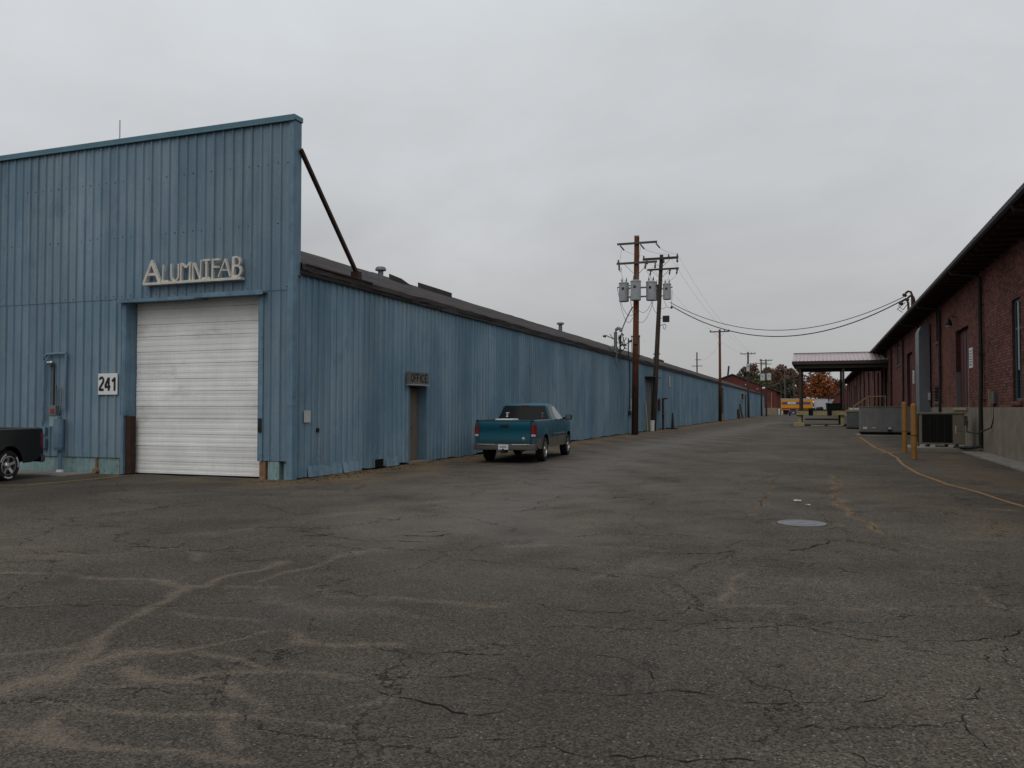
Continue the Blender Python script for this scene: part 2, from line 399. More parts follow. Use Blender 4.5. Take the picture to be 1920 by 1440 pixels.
# ------------------------------------------------------------------ ground
def zpts(pts, left=True): return [G((0 if left else 960)+x/2, 880+y/2) for x, y in pts]
silt = []   # (points, half width m, strength)
for pts, wd, st in [
    ([(0,840),(90,795),(150,780),(200,735),(270,690),(330,640),(400,600),(480,570),(560,540),(620,500),(650,470),(690,430),(770,425),(860,395),(960,370),(1040,342)], .075, 1),
    ([(690,430),(620,420),(450,405),(300,395),(180,385),(0,385)], .05, .8),
    ([(980,415),(1060,390),(1150,360),(1270,330),(1350,305),(1430,292)], .06, .7),
    ([(860,430),(1000,435),(1100,440),(1200,455),(1300,465),(1450,475),(1600,490),(1750,505),(1900,510)], .035, .7),
    ([(1000,490),(1200,515),(1400,530),(1600,545)], .22, .45),
    ([(200,735),(400,700),(560,680),(780,660),(870,635),(940,605),(1050,600),(1200,635),(1300,655),(1500,660)], .06, .8),
    ([(480,735),(600,765),(700,775),(820,800),(900,840),(960,865),(1000,905)], .045, .9),
    ([(780,670),(880,690),(980,740)], .035, .7),
    ([(700,760),(850,745),(1000,750),(1200,760),(1400,775),(1500,785)], .03, .8),
    ([(0,870),(200,870),(400,885),(600,900),(850,915),(1000,925),(1200,950),(1280,960)], .03, .85),
    ([(860,935),(835,980),(855,1040)], .03, .8),
    ([(150,980),(350,1005),(500,1035),(700,1060),(850,1085),(980,1095)], .055, .8),
    ([(100,1000),(0,1000)], .09, .5), ([(220,900),(120,980)], .07, .7),
    ([(150,310),(300,320),(450,310),(700,295),(760,315),(740,335)], .05, .6),
    ([(650,245),(900,225),(1100,195),(1300,165),(1450,140),(1700,110)], .38, .42),
    ([(0,325),(260,330)], .22, .5), ([(0,290),(160,290)], .3, .35),
    ([(650,530),(800,545),(960,562)], .03, .6), ([(0,510),(300,490),(530,485)], .03, .5),
    ([(0,685),(200,675),(350,645)], .055, .6), ([(1250,470),(1450,478)], .12, .6),
    ([(420,690),(560,690)], .1, .5), ([(1310,870),(1480,850)], .05, .6), ([(160,800),(420,800),(500,785)], .03, .5),
    ([(1850,510),(1920,500)], .06, .6), ([(1180,520),(1300,520)], .16, .4)]:
    silt.append((zpts(pts), wd, st))
for pts, wd, st in [
    ([(0,280),(250,285),(450,290),(520,300),(700,310)], .06, .7), ([(180,225),(260,205),(330,190)], .3, .4),
    ([(580,320),(450,350),(330,400),(200,460)], .10, .5), ([(870,370),(830,420),(780,480)], .035, .9),
    ([(700,498),(1000,505),(1300,515),(1600,525),(1850,535)], .025, .75), ([(1560,380),(1750,450),(1880,530)], .05, .45),
    ([(0,430),(200,440)], .2, .35), ([(640,190),(760,170)], .12, .35), ([(90,340),(300,345)], .12, .4),
    ([(1000,215),(1120,222),(1230,205)], .06, .6), ([(1240,255),(1520,275),(1640,305)], .03, .6)]:
    silt.append((zpts(pts, False), wd, st))
rust = []   # rusty leaf mould and dead weeds lying in the joints, dirt along the walls
for pts, wd, st in [
    ([(1205,20),(1220,60),(1215,100),(1250,150),(1320,195),(1400,230)], .06, .95), ([(1250,262),(1400,268),(1520,278),(1640,305)], .03, .6),
    ([(1330,60),(1500,62),(1600,55)], .05, .6), ([(380,105),(520,115)], .12, .5), ([(1800,145),(1880,150)], .07, .7),
    ([(860,180),(930,130),(975,50)], .05, .5)]:
    rust.append((zpts(pts, False), wd, st))
rust += [([(-11.2, 16.6), (-11.1, 24), (-11, 40), (-11, 70), (-11.1, 120), (-11.2, 190)], 1.0, 1.0),
         ([(-12.1, 15.9), (-11.2, 15.6)], .25, .8), ([(-16.2, 15.9), (-19.5, 16.0)], .25, .7),
         ([(2.4, 34), (2.1, 50), (2.2, 52.5)], .5, .5), ([(4.9, 30), (4.9, 45)], .35, .35), ([(4.3, 33), (3.7, 26), (4.0, 20)], .9, .5), ([G(1400, 880), G(1700, 930), G(1900, 1000)], .8, .3), ([(-13.5, 15.4), (-10.6, 15.6), (-9.2, 19)], .5, .55), ([(-1.5, 79.6), (3, 79.6)], .6, .4)]
silt = [(a, b, c if b < .1 else c*.62) for a, b, c in silt]
light = [([G(900, 985), G(1100, 880), G(1260, 830), G(1450, 793)], 1.3, .75), ([G(1240, 960), G(1380, 880), G(1500, 800)], .9, .25),
         ([G(640, 925), G(900, 890)], 1.2, .2), ([G(1000, 1080), G(500, 1130)], .5, .25)]
dark = [([G(0, 940), G(200, 915), G(450, 905)], .9, .45), ([G(1620, 830), G(1700, 885), G(1920, 970)], .5, .25), ([G(-100, 1330), G(250, 1360), G(700, 1330), G(950, 1260)], 1.0, .42), ([G(0, 1180), G(300, 1150), G(600, 1170), G(900, 1180)], .9, .35), ([G(-50, 1500), G(700, 1480)], .6, .4), ([G(1330, 1158), G(1600, 1162), G(1960, 1172)], .22, .4),
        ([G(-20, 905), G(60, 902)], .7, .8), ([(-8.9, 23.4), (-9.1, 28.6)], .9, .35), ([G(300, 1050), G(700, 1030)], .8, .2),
        ([(3.6, 24), (4.4, 29.5)], .9, .3)]
_r0 = random.Random(21)
for _ in range(22):
    _x, _y = _r0.uniform(-9, 3.5), 4+_r0.random()**1.5*30
    dark.append(([(_x, _y), (_x+_r0.uniform(-.3, .3), _y+_r0.uniform(-.3, .3))], _r0.uniform(.08, .32), _r0.uniform(.3, .75)))
def axis(lo, hi, a, b, step):
    mid = list(np.arange(a, b+1e-6, step)); left = [a-(a-lo)*((i/9)**2.2) for i in range(9, 0, -1)]
    return np.array(left+mid+[b+(hi-b)*((i/9)**2.2) for i in range(1, 10)])
xs = axis(-900, 900, -25, 8, .085); xs = np.unique(np.concatenate([xs, np.arange(-9, 4, .05)]))
ys = [2.2]
while ys[-1] < 70: ys.append(ys[-1]+max(.035, ys[-1]*.0105))
ys = np.array([-300, -120, -50, -20, -8, -3, -1, .5, 1.5]+ys+[76, 84, 94, 108, 125, 145, 170, 200, 240, 300, 400, 600, 1000, 1800])
XX, YY = np.meshgrid(xs, ys); P = np.stack([XX.ravel(), YY.ravel()], 1)
def smooth(pts, n=5):
    p = [pts[0]]+list(pts)+[pts[-1]]; o = []
    for i in range(1, len(p)-2):
        for k in range(n):
            t = k/n; o.append(tuple(.5*(2*p[i][j]+(p[i+1][j]-p[i-1][j])*t+(2*p[i-1][j]-5*p[i][j]+4*p[i+1][j]-p[i+2][j])*t*t+(3*p[i][j]-p[i-1][j]-3*p[i+1][j]+p[i+2][j])*t**3) for j in (0, 1)))
    return o+[tuple(pts[-1])]
def field(lines, ex=2.0, kw=1.0):
    out = np.zeros(len(P))
    for pts, wd, st in lines:
        a = np.array(smooth(pts)); lo = a.min(0)-wd*7; hi = a.max(0)+wd*7
        idx = np.where((P[:, 0] > lo[0]) & (P[:, 0] < hi[0]) & (P[:, 1] > lo[1]) & (P[:, 1] < hi[1]))[0]
        if not len(idx): continue
        q = P[idx]; best = np.full(len(idx), 1e9); am = min(.07, wd*.9)
        q = q+am*np.stack([np.sin(q[:, 1]*4.1+np.sin(q[:, 0]*2.7)*1.5)+.6*np.sin(q[:, 0]*9.7+q[:, 1]*7.1), np.sin(q[:, 0]*4.7+np.sin(q[:, 1]*3.3)*1.5)+.6*np.sin(q[:, 0]*8.3-q[:, 1]*10.1)], 1)
        wl = kw*wd*1.35*(1+.45*np.sin(q[:, 0]*2.3+q[:, 1]*1.7+wd*90)+.25*np.sin(q[:, 0]*6.1-q[:, 1]*4.4))
        for s0, s1 in zip(a[:-1], a[1:]):
            d = s1-s0; t = np.clip(((q-s0)@d)/max(1e-9, d@d), 0, 1)
            best = np.minimum(best, np.linalg.norm(q-(s0+t[:, None]*d), axis=1))
        out[idx] = np.maximum(out[idx], st*np.exp(-(best/np.maximum(wl, .004))**ex))
    return out
me = bpy.data.meshes.new('ground'); ny, nx = XX.shape
# slight unevenness of the old surface
def gz(x, y): return (.010*np.sin(x*1.3+.5*np.sin(y*.8))*np.sin(y*.9+1)+.006*np.sin(x*3.1+y*2.3))*(np.clip((70-y)/30, 0, 1)*np.clip((24+x)/10, 0, 1)*np.clip((8.5-x)/6, 0, 1))-.012
zz = gz(P[:, 0], P[:, 1])
vv = np.stack([P[:, 0], P[:, 1], zz], 1)
fi = (np.arange(ny-1)[:, None]*nx+np.arange(nx-1)[None, :]).ravel()
me.from_pydata(vv.tolist(), [], np.stack([fi, fi+1, fi+nx+1, fi+nx], 1).tolist())
me.polygons.foreach_set('use_smooth', [True]*len(me.polygons))
for nm, ln in (('silt', silt), ('rust', rust), ('light', light), ('dark', dark)):
    me.attributes.new(nm, 'FLOAT', 'POINT').data.foreach_set('value', field(ln, *((1.1, .50) if nm == 'silt' else (2.0, 1.0))).astype(np.float32))
m = Mat('asphalt', (.08, .07, .06), .93, 0, .12)
big = m.noise(.23, 7, .62); mid = m.noise(1.1, 7, .65); fine = m.noise(24, 6, .72); grit = m.noise(85, 3, .7)
c = m.mix(m.ramp(big, .35, .65), (.061, .0505, .041), (.090, .077, .062))
c = m.scale(c, m.ramp(mid, .3, .7, .82, 1.2, False))
c = m.scale(c, m.ramp(fine, .3, .7, .8, 1.22, False))
vo = m.n('ShaderNodeTexVoronoi'); vo.inputs['Scale'].default_value = 92; m.l(m.co, vo.inputs['Vector'])
sv = m.sep(vo.outputs['Color'])
c = m.scale(c, m.ramp(sv[0], 0, 1, .40, 1.7, False))
vo2 = m.n('ShaderNodeTexVoronoi'); vo2.inputs['Scale'].default_value = 42; m.l(m.co, vo2.inputs['Vector'])
s2 = m.sep(vo2.outputs['Color'])
peb = m.math('MULTIPLY', m.ramp(vo2.outputs['Distance'], .25, .38, 1, 0), m.ramp(s2[1], .86, .93))
c = m.mix(m.math('MULTIPLY', peb, .8), c, (.25, .235, .21))
pit = m.math('MULTIPLY', m.ramp(vo2.outputs['Distance'], .2, .42, 1, 0), m.ramp(s2[0], .68, .74))
c = m.mix(m.math('MULTIPLY', pit, .7), c, (.022, .02, .018))
c = m.mix(m.math('MULTIPLY', m.attr('light'), m.ramp(mid, .3, .6, .6, 1)), c, m.scale((.135, .125, .110), m.ramp(fine, .3, .7, .85, 1.15, False)))
# darker, finer stone in the old patches bottom left; also darkens ground under the pickups
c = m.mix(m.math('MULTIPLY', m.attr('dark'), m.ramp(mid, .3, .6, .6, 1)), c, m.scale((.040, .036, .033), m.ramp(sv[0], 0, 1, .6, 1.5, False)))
# tan silt washed into the joints: its edge breaks up into grains
brk = m.math('ADD', m.math('MULTIPLY', m.math('SUBTRACT', mid, .5), .28), m.math('ADD', m.math('MULTIPLY', m.math('SUBTRACT', fine, .5), .9), m.math('ADD', m.math('MULTIPLY', m.math('SUBTRACT', grit, .5), 1.5), m.math('MULTIPLY', m.math('SUBTRACT', sv[2], .5), .55))))
sa = m.attr('silt'); sf = m.ramp(m.math('ADD', sa, m.math('MULTIPLY', brk, m.ramp(sa, .01, .22, 0, 1.25))), .05, .70)
c = m.mix(m.math('MULTIPLY', sf, .56), c, m.scale((.190, .150, .112), m.ramp(sv[1], 0, 1, .7, 1.3, False)))
ra = m.attr('rust'); rf = m.ramp(m.math('ADD', ra, m.math('MULTIPLY', brk, m.ramp(ra, .02, .3, 0, 1.3))), .22, .9)
c = m.mix(m.math('MULTIPLY', rf, .75), c, m.mix(m.ramp(fine, .4, .6), (.150, .102, .060), (.205, .145, .085)))
# fine hairline crazing everywhere
wv = m.n('ShaderNodeVectorMath', operation='ADD'); m.l(m.co, wv.inputs[0])
nn = m.n('ShaderNodeTexNoise'); nn.inputs['Scale'].default_value = 1.7; nn.inputs['Detail'].default_value = 6; nn.inputs['Roughness'].default_value = .65; m.l(m.co, nn.inputs['Vector'])
m.l(m.scale(nn.outputs['Color'], .9), wv.inputs[1])
ve = m.n('ShaderNodeTexVoronoi', feature='DISTANCE_TO_EDGE'); ve.inputs['Scale'].default_value = .42; m.l(wv.outputs[0], ve.inputs['Vector'])
hair = m.math('MULTIPLY', m.ramp(ve.outputs['Distance'], .0015, .0065, 1, 0), m.ramp(m.noise(1.4, 5, .6), .38, .52))
vf = m.n('ShaderNodeTexVoronoi', feature='DISTANCE_TO_EDGE'); vf.inputs['Scale'].default_value = 1.35; m.l(wv.outputs[0], vf.inputs['Vector'])
gator = m.math('MULTIPLY', m.ramp(vf.outputs['Distance'], .004, .018, 1, 0), m.math('MULTIPLY', m.ramp(m.noise(.33, 3, .5, m.map((1, 1, 1), loc=(5, 2, 0))), .53, .62), m.ramp(m.noise(3, 4, .6), .40, .55)))
hair = m.math('MAXIMUM', hair, m.math('MULTIPLY', gator, .8))
# grit shoulders beside the cracks
c = m.mix(m.math('MULTIPLY', m.math('MULTIPLY', m.ramp(ve.outputs['Distance'], .006, .03, 1, 0), m.ramp(fine, .45, .6)), m.ramp(m.noise(.7, 4, .6, m.map((1, 1, 1), loc=(9, 4, 0))), .5, .62, 0, .4)), c, (.15, .125, .098))
c = m.mix(m.math('MULTIPLY', hair, .85), c, (.015, .013, .011))
m.col(c)
h = m.math('ADD', m.math('MULTIPLY', sv[0], .6), m.math('ADD', m.math('MULTIPLY', fine, 1.2), m.math('MULTIPLY', hair, -2.0)))
m.bump(h, .5, .008); M['asphalt'] = m.m
me.materials.append(M['asphalt'])
go = bpy.data.objects.new('ground', me); C.objects.link(go); tag(go, 'cracked grey brown asphalt yard and alley', 'ground', kind='structure')

# open cracks: thin irregular dark strips
M['crack'] = worn('crack_dark', (.016, .014, .012), .95, .3, 8, spec=.05)
def ribbon(mb, pts, w, z=.004, wob=.038, seg=.045, taper=True, rnd=.85):
    if taper and len(pts) > 2: pts = smooth(pts, 3)
    a = [Vector((x, y, 0)) for x, y in pts]; path = []
    for p, q in zip(a[:-1], a[1:]):
        L = (q-p).length; n = max(1, int(L/seg))
        for i in range(n): path.append(p.lerp(q, i/n))
    path.append(a[-1]); N = len(path); off = 0; rows = []
    for i, p in enumerate(path):
        d = (path[min(i+1, N-1)]-path[max(i-1, 0)]); d = d.normalized() if d.length > 1e-6 else Vector((1, 0, 0)); n_ = Vector((-d.y, d.x, 0))
        off = off*.7+random.uniform(-wob, wob)
        t = i/max(1, N-1); ww = w*(1+random.uniform(-rnd, rnd))
        if taper: ww *= min(1, .15+4*min(t, 1-t))*(.25 if random.random() < .16 else 1)
        ww *= .62; c_ = p+n_*off; c_.z = float(gz(c_.x, c_.y)); rows.append([tuple(c_+n_*ww/2+Vector((0, 0, z))), tuple(c_-n_*ww/2+Vector((0, 0, z)))])
    mb.grid(rows)
ck = MB()
for pts, wd in [([(970,303),(1080,293),(1150,280),(1210,267)], .045), ([(560,305),(700,312),(850,308)], .03),
    ([(450,560),(600,548)], .014), ([(500,570),(720,575),(800,592),(1000,590),(1150,590),(1250,605),(1400,625),(1550,632),(1720,645),(1830,630),(1880,600),(1890,560),(1850,540)], .013),
    ([(120,815),(280,830),(420,835),(600,835),(750,855),(900,870),(1100,860),(1250,850),(1400,850),(1470,820),(1480,790)], .013),
    ([(280,680),(400,705),(480,745),(515,790),(530,830)], .012), ([(1690,865),(1750,840),(1760,800)], .012),
    ([(0,1030),(150,1040),(300,1070),(450,1085),(650,1095),(850,1100),(960,1115)], .014),
    ([(840,960),(1100,965),(1300,955),(1450,945),(1600,955),(1690,920),(1680,880)], .011), ([(600,545),(680,505)], .014),
    ([(110,590),(300,585),(480,590)], .012), ([(0,490),(200,520),(400,530),(490,510)], .016), ([(1240,1030),(1340,1090),(1440,1115)], .009),
    ([(1690,920),(1770,1000),(1790,1080)], .01), ([(850,60),(950,30),(1050,10),(1200,15)], .03), ([(860,180),(930,130),(975,50),(1010,0)], .012),
    ([(1215,10),(1225,70),(1215,105),(1260,160)], .012), ([(350,110),(420,103),(525,118)], .05), ([(0,160),(60,148),(140,130)], .05),
    ([(0,700),(80,702)], .01), ([(930,190),(980,183),(1020,188)], .04), ([(900,200),(950,197)], .03), ([(640,130),(850,100),(1000,95)], .02),
    ([(1320,200),(1360,215),(1400,235)], .018), ([(1780,660),(1810,720),(1860,640)], .01)]:
    ribbon(ck, zpts(pts, False), wd)
for pts, wd in [([(1050,215),(1250,250),(1450,265),(1750,275)], .02), ([(0,208),(300,180),(600,140),(830,110)], .03), ([(450,290),(700,290)], .03),
    ([(1400,185),(1500,190)], .03), ([(1480,245),(1640,250),(1700,235)], .04), ([(1540,232),(1700,228)], .03),
    ([(1430,820),(1520,850),(1600,880),(1700,905),(1800,910),(1920,900)], .018), ([(1650,680),(1750,686),(1900,690)], .016),
    ([(1550,745),(1600,770),(1750,760),(1900,790)], .011), ([(1100,325),(960,335),(780,340)], .014), ([(1000,208),(1150,222),(1300,215)], .02),
    ([(1660,1000),(1800,1010),(1920,1025)], .01), ([(0,395),(120,390)], .02), ([(1300,1015),(1450,1000),(1640,1000)], .008), ([(1180,455),(1280,460),(1400,480)], .012),
    ([(1440,800),(1700,690)], .006)]:
    ribbon(ck, zpts(pts), wd)
rng = random.Random(3)
for i in range(26):                                    # cracks further up the alley
    x, y = rng.uniform(-8, 3.5), rng.uniform(20, 95); a = rng.choice([0, 0, 1.4, .3, -.4])
    p = [(x, y)]
    for k in range(rng.randint(2, 5)):
        a += rng.uniform(-.5, .5); L = rng.uniform(.8, 2.2); x += math.cos(a)*L; y += math.sin(a)*L*1.5; p.append((x, y))
    p = [q for q in p if -9.5 < q[0] < 4.5]
    if len(p) > 1: ribbon(ck, p, rng.uniform(.015, .04), wob=.08, seg=.12)
tag(ck.build('asphalt_cracks', 'crack', fix=False), kind='stuff')

# painted lines
M['line_yellow'] = (lambda m: (m.col(m.mix(m.ramp(m.noise(7, 8, .78), .47, .63), (.27, .140, .040), (.10, .080, .058))), m.m)[1])(Mat('line_yellow', (.3, .2, .05), .85))
M['line_clean'] = (lambda m: (m.col(m.mix(m.ramp(m.noise(6, 8, .75), .58, .68), (.36, .235, .04), (.12, .1, .06))), m.m)[1])(Mat('line_clean', (.3, .2, .05), .85))
mb = MB(); ribbon(mb, [G(*p) for p in ((1612,819),(1640,838),(1668,850),(1682,858),(1690,868),(1708,880),(1735,893),(1775,906),(1830,922),(1880,937),(1925,950),(2010,975))], .15, z=.005, wob=.004, seg=.2, taper=False, rnd=.2)
ribbon(mb, [(2.1, 33.2), (2.9, 34.4)], .3, z=.007, wob=.03, seg=.2, taper=False)
tag(mb.build('yellow_lane_line', 'line_yellow', fix=False), kind='structure')
mb = MB(); ribbon(mb, [(-15.9, 13.25), (-15.9, 14.3), (-15.92, 15.72)], .10, z=.005, wob=.006, seg=.15, taper=False, rnd=.12)
ribbon(mb, [(-15.9, 13.3), (-16.6, 12.9), (-18.2, 12.3)], .08, z=.007, wob=.01, seg=.15, taper=False, rnd=.3)
tag(mb.build('yellow_parking_line', 'line_clean', fix=False), kind='structure')
# concrete strip beside the brick wall and apron before the blue wall
mb = MB(); y = 8.0
while y < 200:
    y2 = y+3.2; mb.box(4.95, 5.64, y, y2-.015, -.1, .035+random.uniform(-.004, .006)); y = y2
tag(mb.build('pavement', 'concrete_walk', bevel=.008), kind='structure')
mb = MB(); mb.box(-19.2, -17.1, 15.2, 16.1, -.1, .012); mb.box(-25, -19.22, 15.2, 16.1, -.1, .014)
tag(mb.build('concrete_apron', 'concrete_walk'), kind='structure')
# fallen leaves, dry weeds and grit along the wall foot and in the joints
M['leaf_brown'] = (lambda m: (m.col(m.mix(m.noise(.9, 2), (.10, .055, .025), (.19, .12, .05))), m.m)[1])(Mat('leaf_brown', (.2, .1, .05), .9))
lb = MB(); rng = random.Random(11)
def leaf(x, y, s, z=.012):
    a = rng.uniform(0, 6.3); t = rng.uniform(-.4, .4); d = Vector((math.cos(a), math.sin(a), t*.5))*s; e_ = Vector((-math.sin(a), math.cos(a), rng.uniform(-.3, .5)))*s*.6
    p = Vector((x, y, float(gz(x, y))+.003+s*.25)); lb.add([p-d, p+e_*.8, p+d, p-e_*.8], [(0, 1, 2, 3)])
for i in range(1500):
    y = 16.3+abs(rng.gauss(0, 1))**1.3*14; leaf(-11.18+abs(rng.gauss(0, .38)), y, rng.uniform(.02, .048))
for i in range(260): leaf(rng.uniform(-12.2, -10.7), 15.95-abs(rng.gauss(0, .25)), rng.uniform(.012, .035))
for i in range(120): leaf(rng.uniform(-19.5, -16.2), 16.0-abs(rng.gauss(0, .2)), rng.uniform(.012, .03))
for pts, wd, st in rust[:6]:
    for p, q in zip(pts[:-1], pts[1:]):
        L = math.dist(p, q)
        for i in range(int(L*26)):
            t = rng.random(); leaf(p[0]+(q[0]-p[0])*t+rng.gauss(0, wd*.7), p[1]+(q[1]-p[1])*t+rng.gauss(0, wd*.7), rng.uniform(.008, .024))
for i in range(420): leaf(rng.uniform(-9.5, 4.6), rng.uniform(4, 60), rng.uniform(.008, .022))
for i in range(200): leaf(4.8+rng.gauss(0, .12), rng.uniform(22, 60), rng.uniform(.012, .03))
tag(lb.build('leaf_litter', 'leaf_brown', fix=False), kind='stuff')

# manhole
mx, my = -.24, 12.53
t = thing('manhole_cover', (mx, my, 0), 'round grey iron manhole cover set in the asphalt', 'manhole cover')
M['ring_rust'] = worn('ring_rust', (.075, .06, .045), .9, .3, 6)
M['iron_pale'] = worn('iron_pale', (.118, .122, .128), .45, .1, 5, metal=.3)
mb = MB().lathe((mx, my, -.02), (0, 0, 1), [(.335, 0), (.335, .038), (.322, .044), (.27, .044), (.265, .040), (.20, .040), (.195, .044), (.06, .044), (.055, .039), (.001, .039)], 48); mb.build('lid', 'iron_pale', t, 30)
mb = MB().lathe((mx, my, -.02), (0, 0, 1), [(.345, 0), (.345, .030), (.38, .026), (.44, .012), (.44, 0)], 48); mb.build('frame_ring', 'ring_rust', t, 30)
t = None
for i, (px, py, s, lab) in enumerate([(1495, 941, .07, 'long flat scrap of white litter beyond the manhole'), (1515, 949, .04, 'tiny white litter scrap just beyond the manhole')]):
    x, y = G(px, py); lb2 = MB(); pts = [(x+math.cos(a)*s*rng.uniform(.7, 1.2), y+math.sin(a)*s*.6*rng.uniform(.7, 1.2), .02+rng.uniform(0, .012)) for a in np.linspace(0, 5.6, 8)]
    lb2.prism(pts, (0, 0, .006)); tag(lb2.build('litter_scrap', 'sign_white'), lab, 'litter', 'white litter on the asphalt')

# ------------------------------------------------------------------ blue warehouse
XB, YB, YE = -11.3, 16.14, 192.0
PIT = .27
def eave(y): return 4.97-(y-16)*.0027
SL = .372
wh = thing('warehouse', (XB, YB, 0), 'long blue metal-clad warehouse with tall flat false front and white overhead door', 'warehouse')
def siding(mb, ax, u0, u1, z0, z1, base, h=.032, ragged=0):
    """ribbed sheet; ax 'x': faces -Y at y=base, ax 'y': faces +X at x=base"""
    us = [(u0, 0)]; k = math.floor(u0/PIT)-1
    while k*PIT < u1+PIT:
        for du, d in ((-.034, 0), (-.016, h), (.016, h), (.034, 0), (.10, 0), (.115, h*.16), (.145, h*.16), (.16, 0)):
            u = k*PIT+du
            if u0+.001 < u < u1-.001: us.append((u, d))
        k += 1
    us.append((u1, 0)); zf = z1 if callable(z1) else (lambda u: z1); rows = []
    for lev in (0, 1):
        row = []
        for u, d in us:
            z = z0 if lev == 0 else zf(u)
            if lev == 0 and ragged: z += ragged*(math.sin(u*2.1)*.5+math.sin(u*5.3+1)*.3+math.sin(u*.7)*.4)
            row.append((u, base-d, z) if ax == 'x' else (base+d, u, z))
        rows.append(row)
    mb.grid(rows)
DL, DR, DT = -16.12, -12.18, 4.26
f = MB()
siding(f, 'x', -25.3, DL-.12, .40, 4.37, YB); siding(f, 'x', DR+.12, XB, .42, 4.37, YB); siding(f, 'x', DL-.12, DR+.12, DT+.05, 4.37, YB)
siding(f, 'x', -25.3, XB, 4.35, 8.26, YB-.012)
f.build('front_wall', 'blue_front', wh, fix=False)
f = MB().box(-25.3, XB, YB+.06, YB+.2, 4.4, 8.26); f.build('false_front_back', 'blue_trim', wh)
f = MB().box(-25.4, XB+.10, YB-.09, YB+.26, 8.26, 8.38); f.box(-25.4, XB+.10, YB-.10, YB-.075, 8.23, 8.27); f.build('parapet_cap', 'blue_cap', wh, bevel=.01)
# seam flashing and screws
f = MB(); xx = -25.2
while xx < XB-.05:
    for z in (4.42, 5.9, 7.3):
        if random.random() < .6: f.cyl((xx+random.uniform(-.01, .03), YB-.012, z+random.uniform(-.02, .02)), (xx, YB-.022, z), .010, n=6)
    xx += PIT
tag(f.build('screw_heads', 'steel_dark', wh), kind='stuff')
f = MB()                                                   # corner trim, slightly bent in pieces
for z0, z1, o in ((.0, 1.7, .0), (1.68, 3.1, .006), (3.08, 4.72, .002), (4.70, 8.26, -.002)):
    f.box(XB-(.08 if z1 < 5 else .04), XB+.07+o, YB-.055-o, YB-.035, z0, z1); f.box(XB+.05+o, XB+.07+o, YB-.0349, YB+(.13 if z1 < 5 else .25), z0, z1)
f.build('corner_trim', 'blue_trim', wh, bevel=.006)
f = MB().box(-25.3, DL-.15, YB+.03, YB+.3, -.2, .41); f.box(-11.93, -11.62, YB+.01, YB+.3, -.2, .41); f.box(-11.55, -11.42, YB+.09, YB+.3, -.2, .41)
f.build('foundation', 'block', wh, bevel=.01)
for f in (MB().box(-12.16, -11.99, YB+.0, YB+.28, -.2, .40), MB().box(DL-.15, DL-.126, YB-.06, YB+.02, -.2, .42)): f.build('rusty_door_block', 'rust_block', wh, bevel=.015)
# overhead door
door = MB(); z = .015; k = 0
hs = [.30, .38, .30, .38, .30, .38, .30, .38, .30, .38, .30, .38, .32]
for hgt in hs:
    rows = []
    for zz_, d in ((0, .03), (.003, .03), (.006, 0), (hgt*.2, 0), (hgt*.22, .005), (hgt*.38, .005), (hgt*.4, 0), (hgt*.62, 0), (hgt*.64, .005), (hgt*.8, .005), (hgt*.82, 0), (hgt-.006, 0), (hgt-.003, .03), (hgt, .03)):
        sag = .01*math.sin(k*1.7)
        rows.append([(DL+.02+i*(DR-DL-.04)/12, YB+.30+d+.004*math.sin(i*.5+k*2), z+zz_+ (sag*(i/12-.5) if 0 < k < 11 else 0)*.5) for i in range(13)])
    door.grid(rows); z += hgt; k += 1
door.build('overhead_door', 'door_white', wh, fix=False)
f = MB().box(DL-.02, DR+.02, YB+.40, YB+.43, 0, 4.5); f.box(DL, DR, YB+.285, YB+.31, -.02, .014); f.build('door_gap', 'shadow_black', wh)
for f in (MB().box(DL-.12, DL-.034, YB-.06, YB+.09, .0, DT).box(DL-.033, DL+.005, YB-.06, YB+.09, 1.445, DT).box(DL-.12, DL+.005, YB+.091, YB+.38, .0, DT).box(DL-.14, DL-.121, YB-.07, YB+.05, 1.45, DT), MB().box(DR-.005, DR+.13, YB-.045, YB+.38, .41, DT)): f.build('door_jamb', 'blue_trim', wh, bevel=.012)
f = MB().box(DL-.17, -13.9, YB-.17, YB+.38, DT+.0, DT+.035); f.box(DL-.17, -13.9, YB-.175, YB-.15, DT-.03, DT+.06)
f.box(-13.92, DR+.22, YB-.18, YB+.38, DT+.03, DT+.065); f.box(-13.92, DR+.22, YB-.19, YB-.165, DT-.01, DT+.095)
f.build('door_header', 'blue_trim', wh, bevel=.006)
f = MB(); f.box(DL-.03, DL+.13, YB+.005, YB+.19, .0, 1.44); f.build('rusty_guard', 'rust', wh, bevel=.02)
f = MB().box(DR+.03, DR+.12, YB-.075, YB-.046, 1.08, 1.40); f.cyl((DR+.07, YB-.075, 1.17), (DR+.07, YB-.10, 1.17), .02, n=8); f.build('door_switch', 'steel_dark', wh)
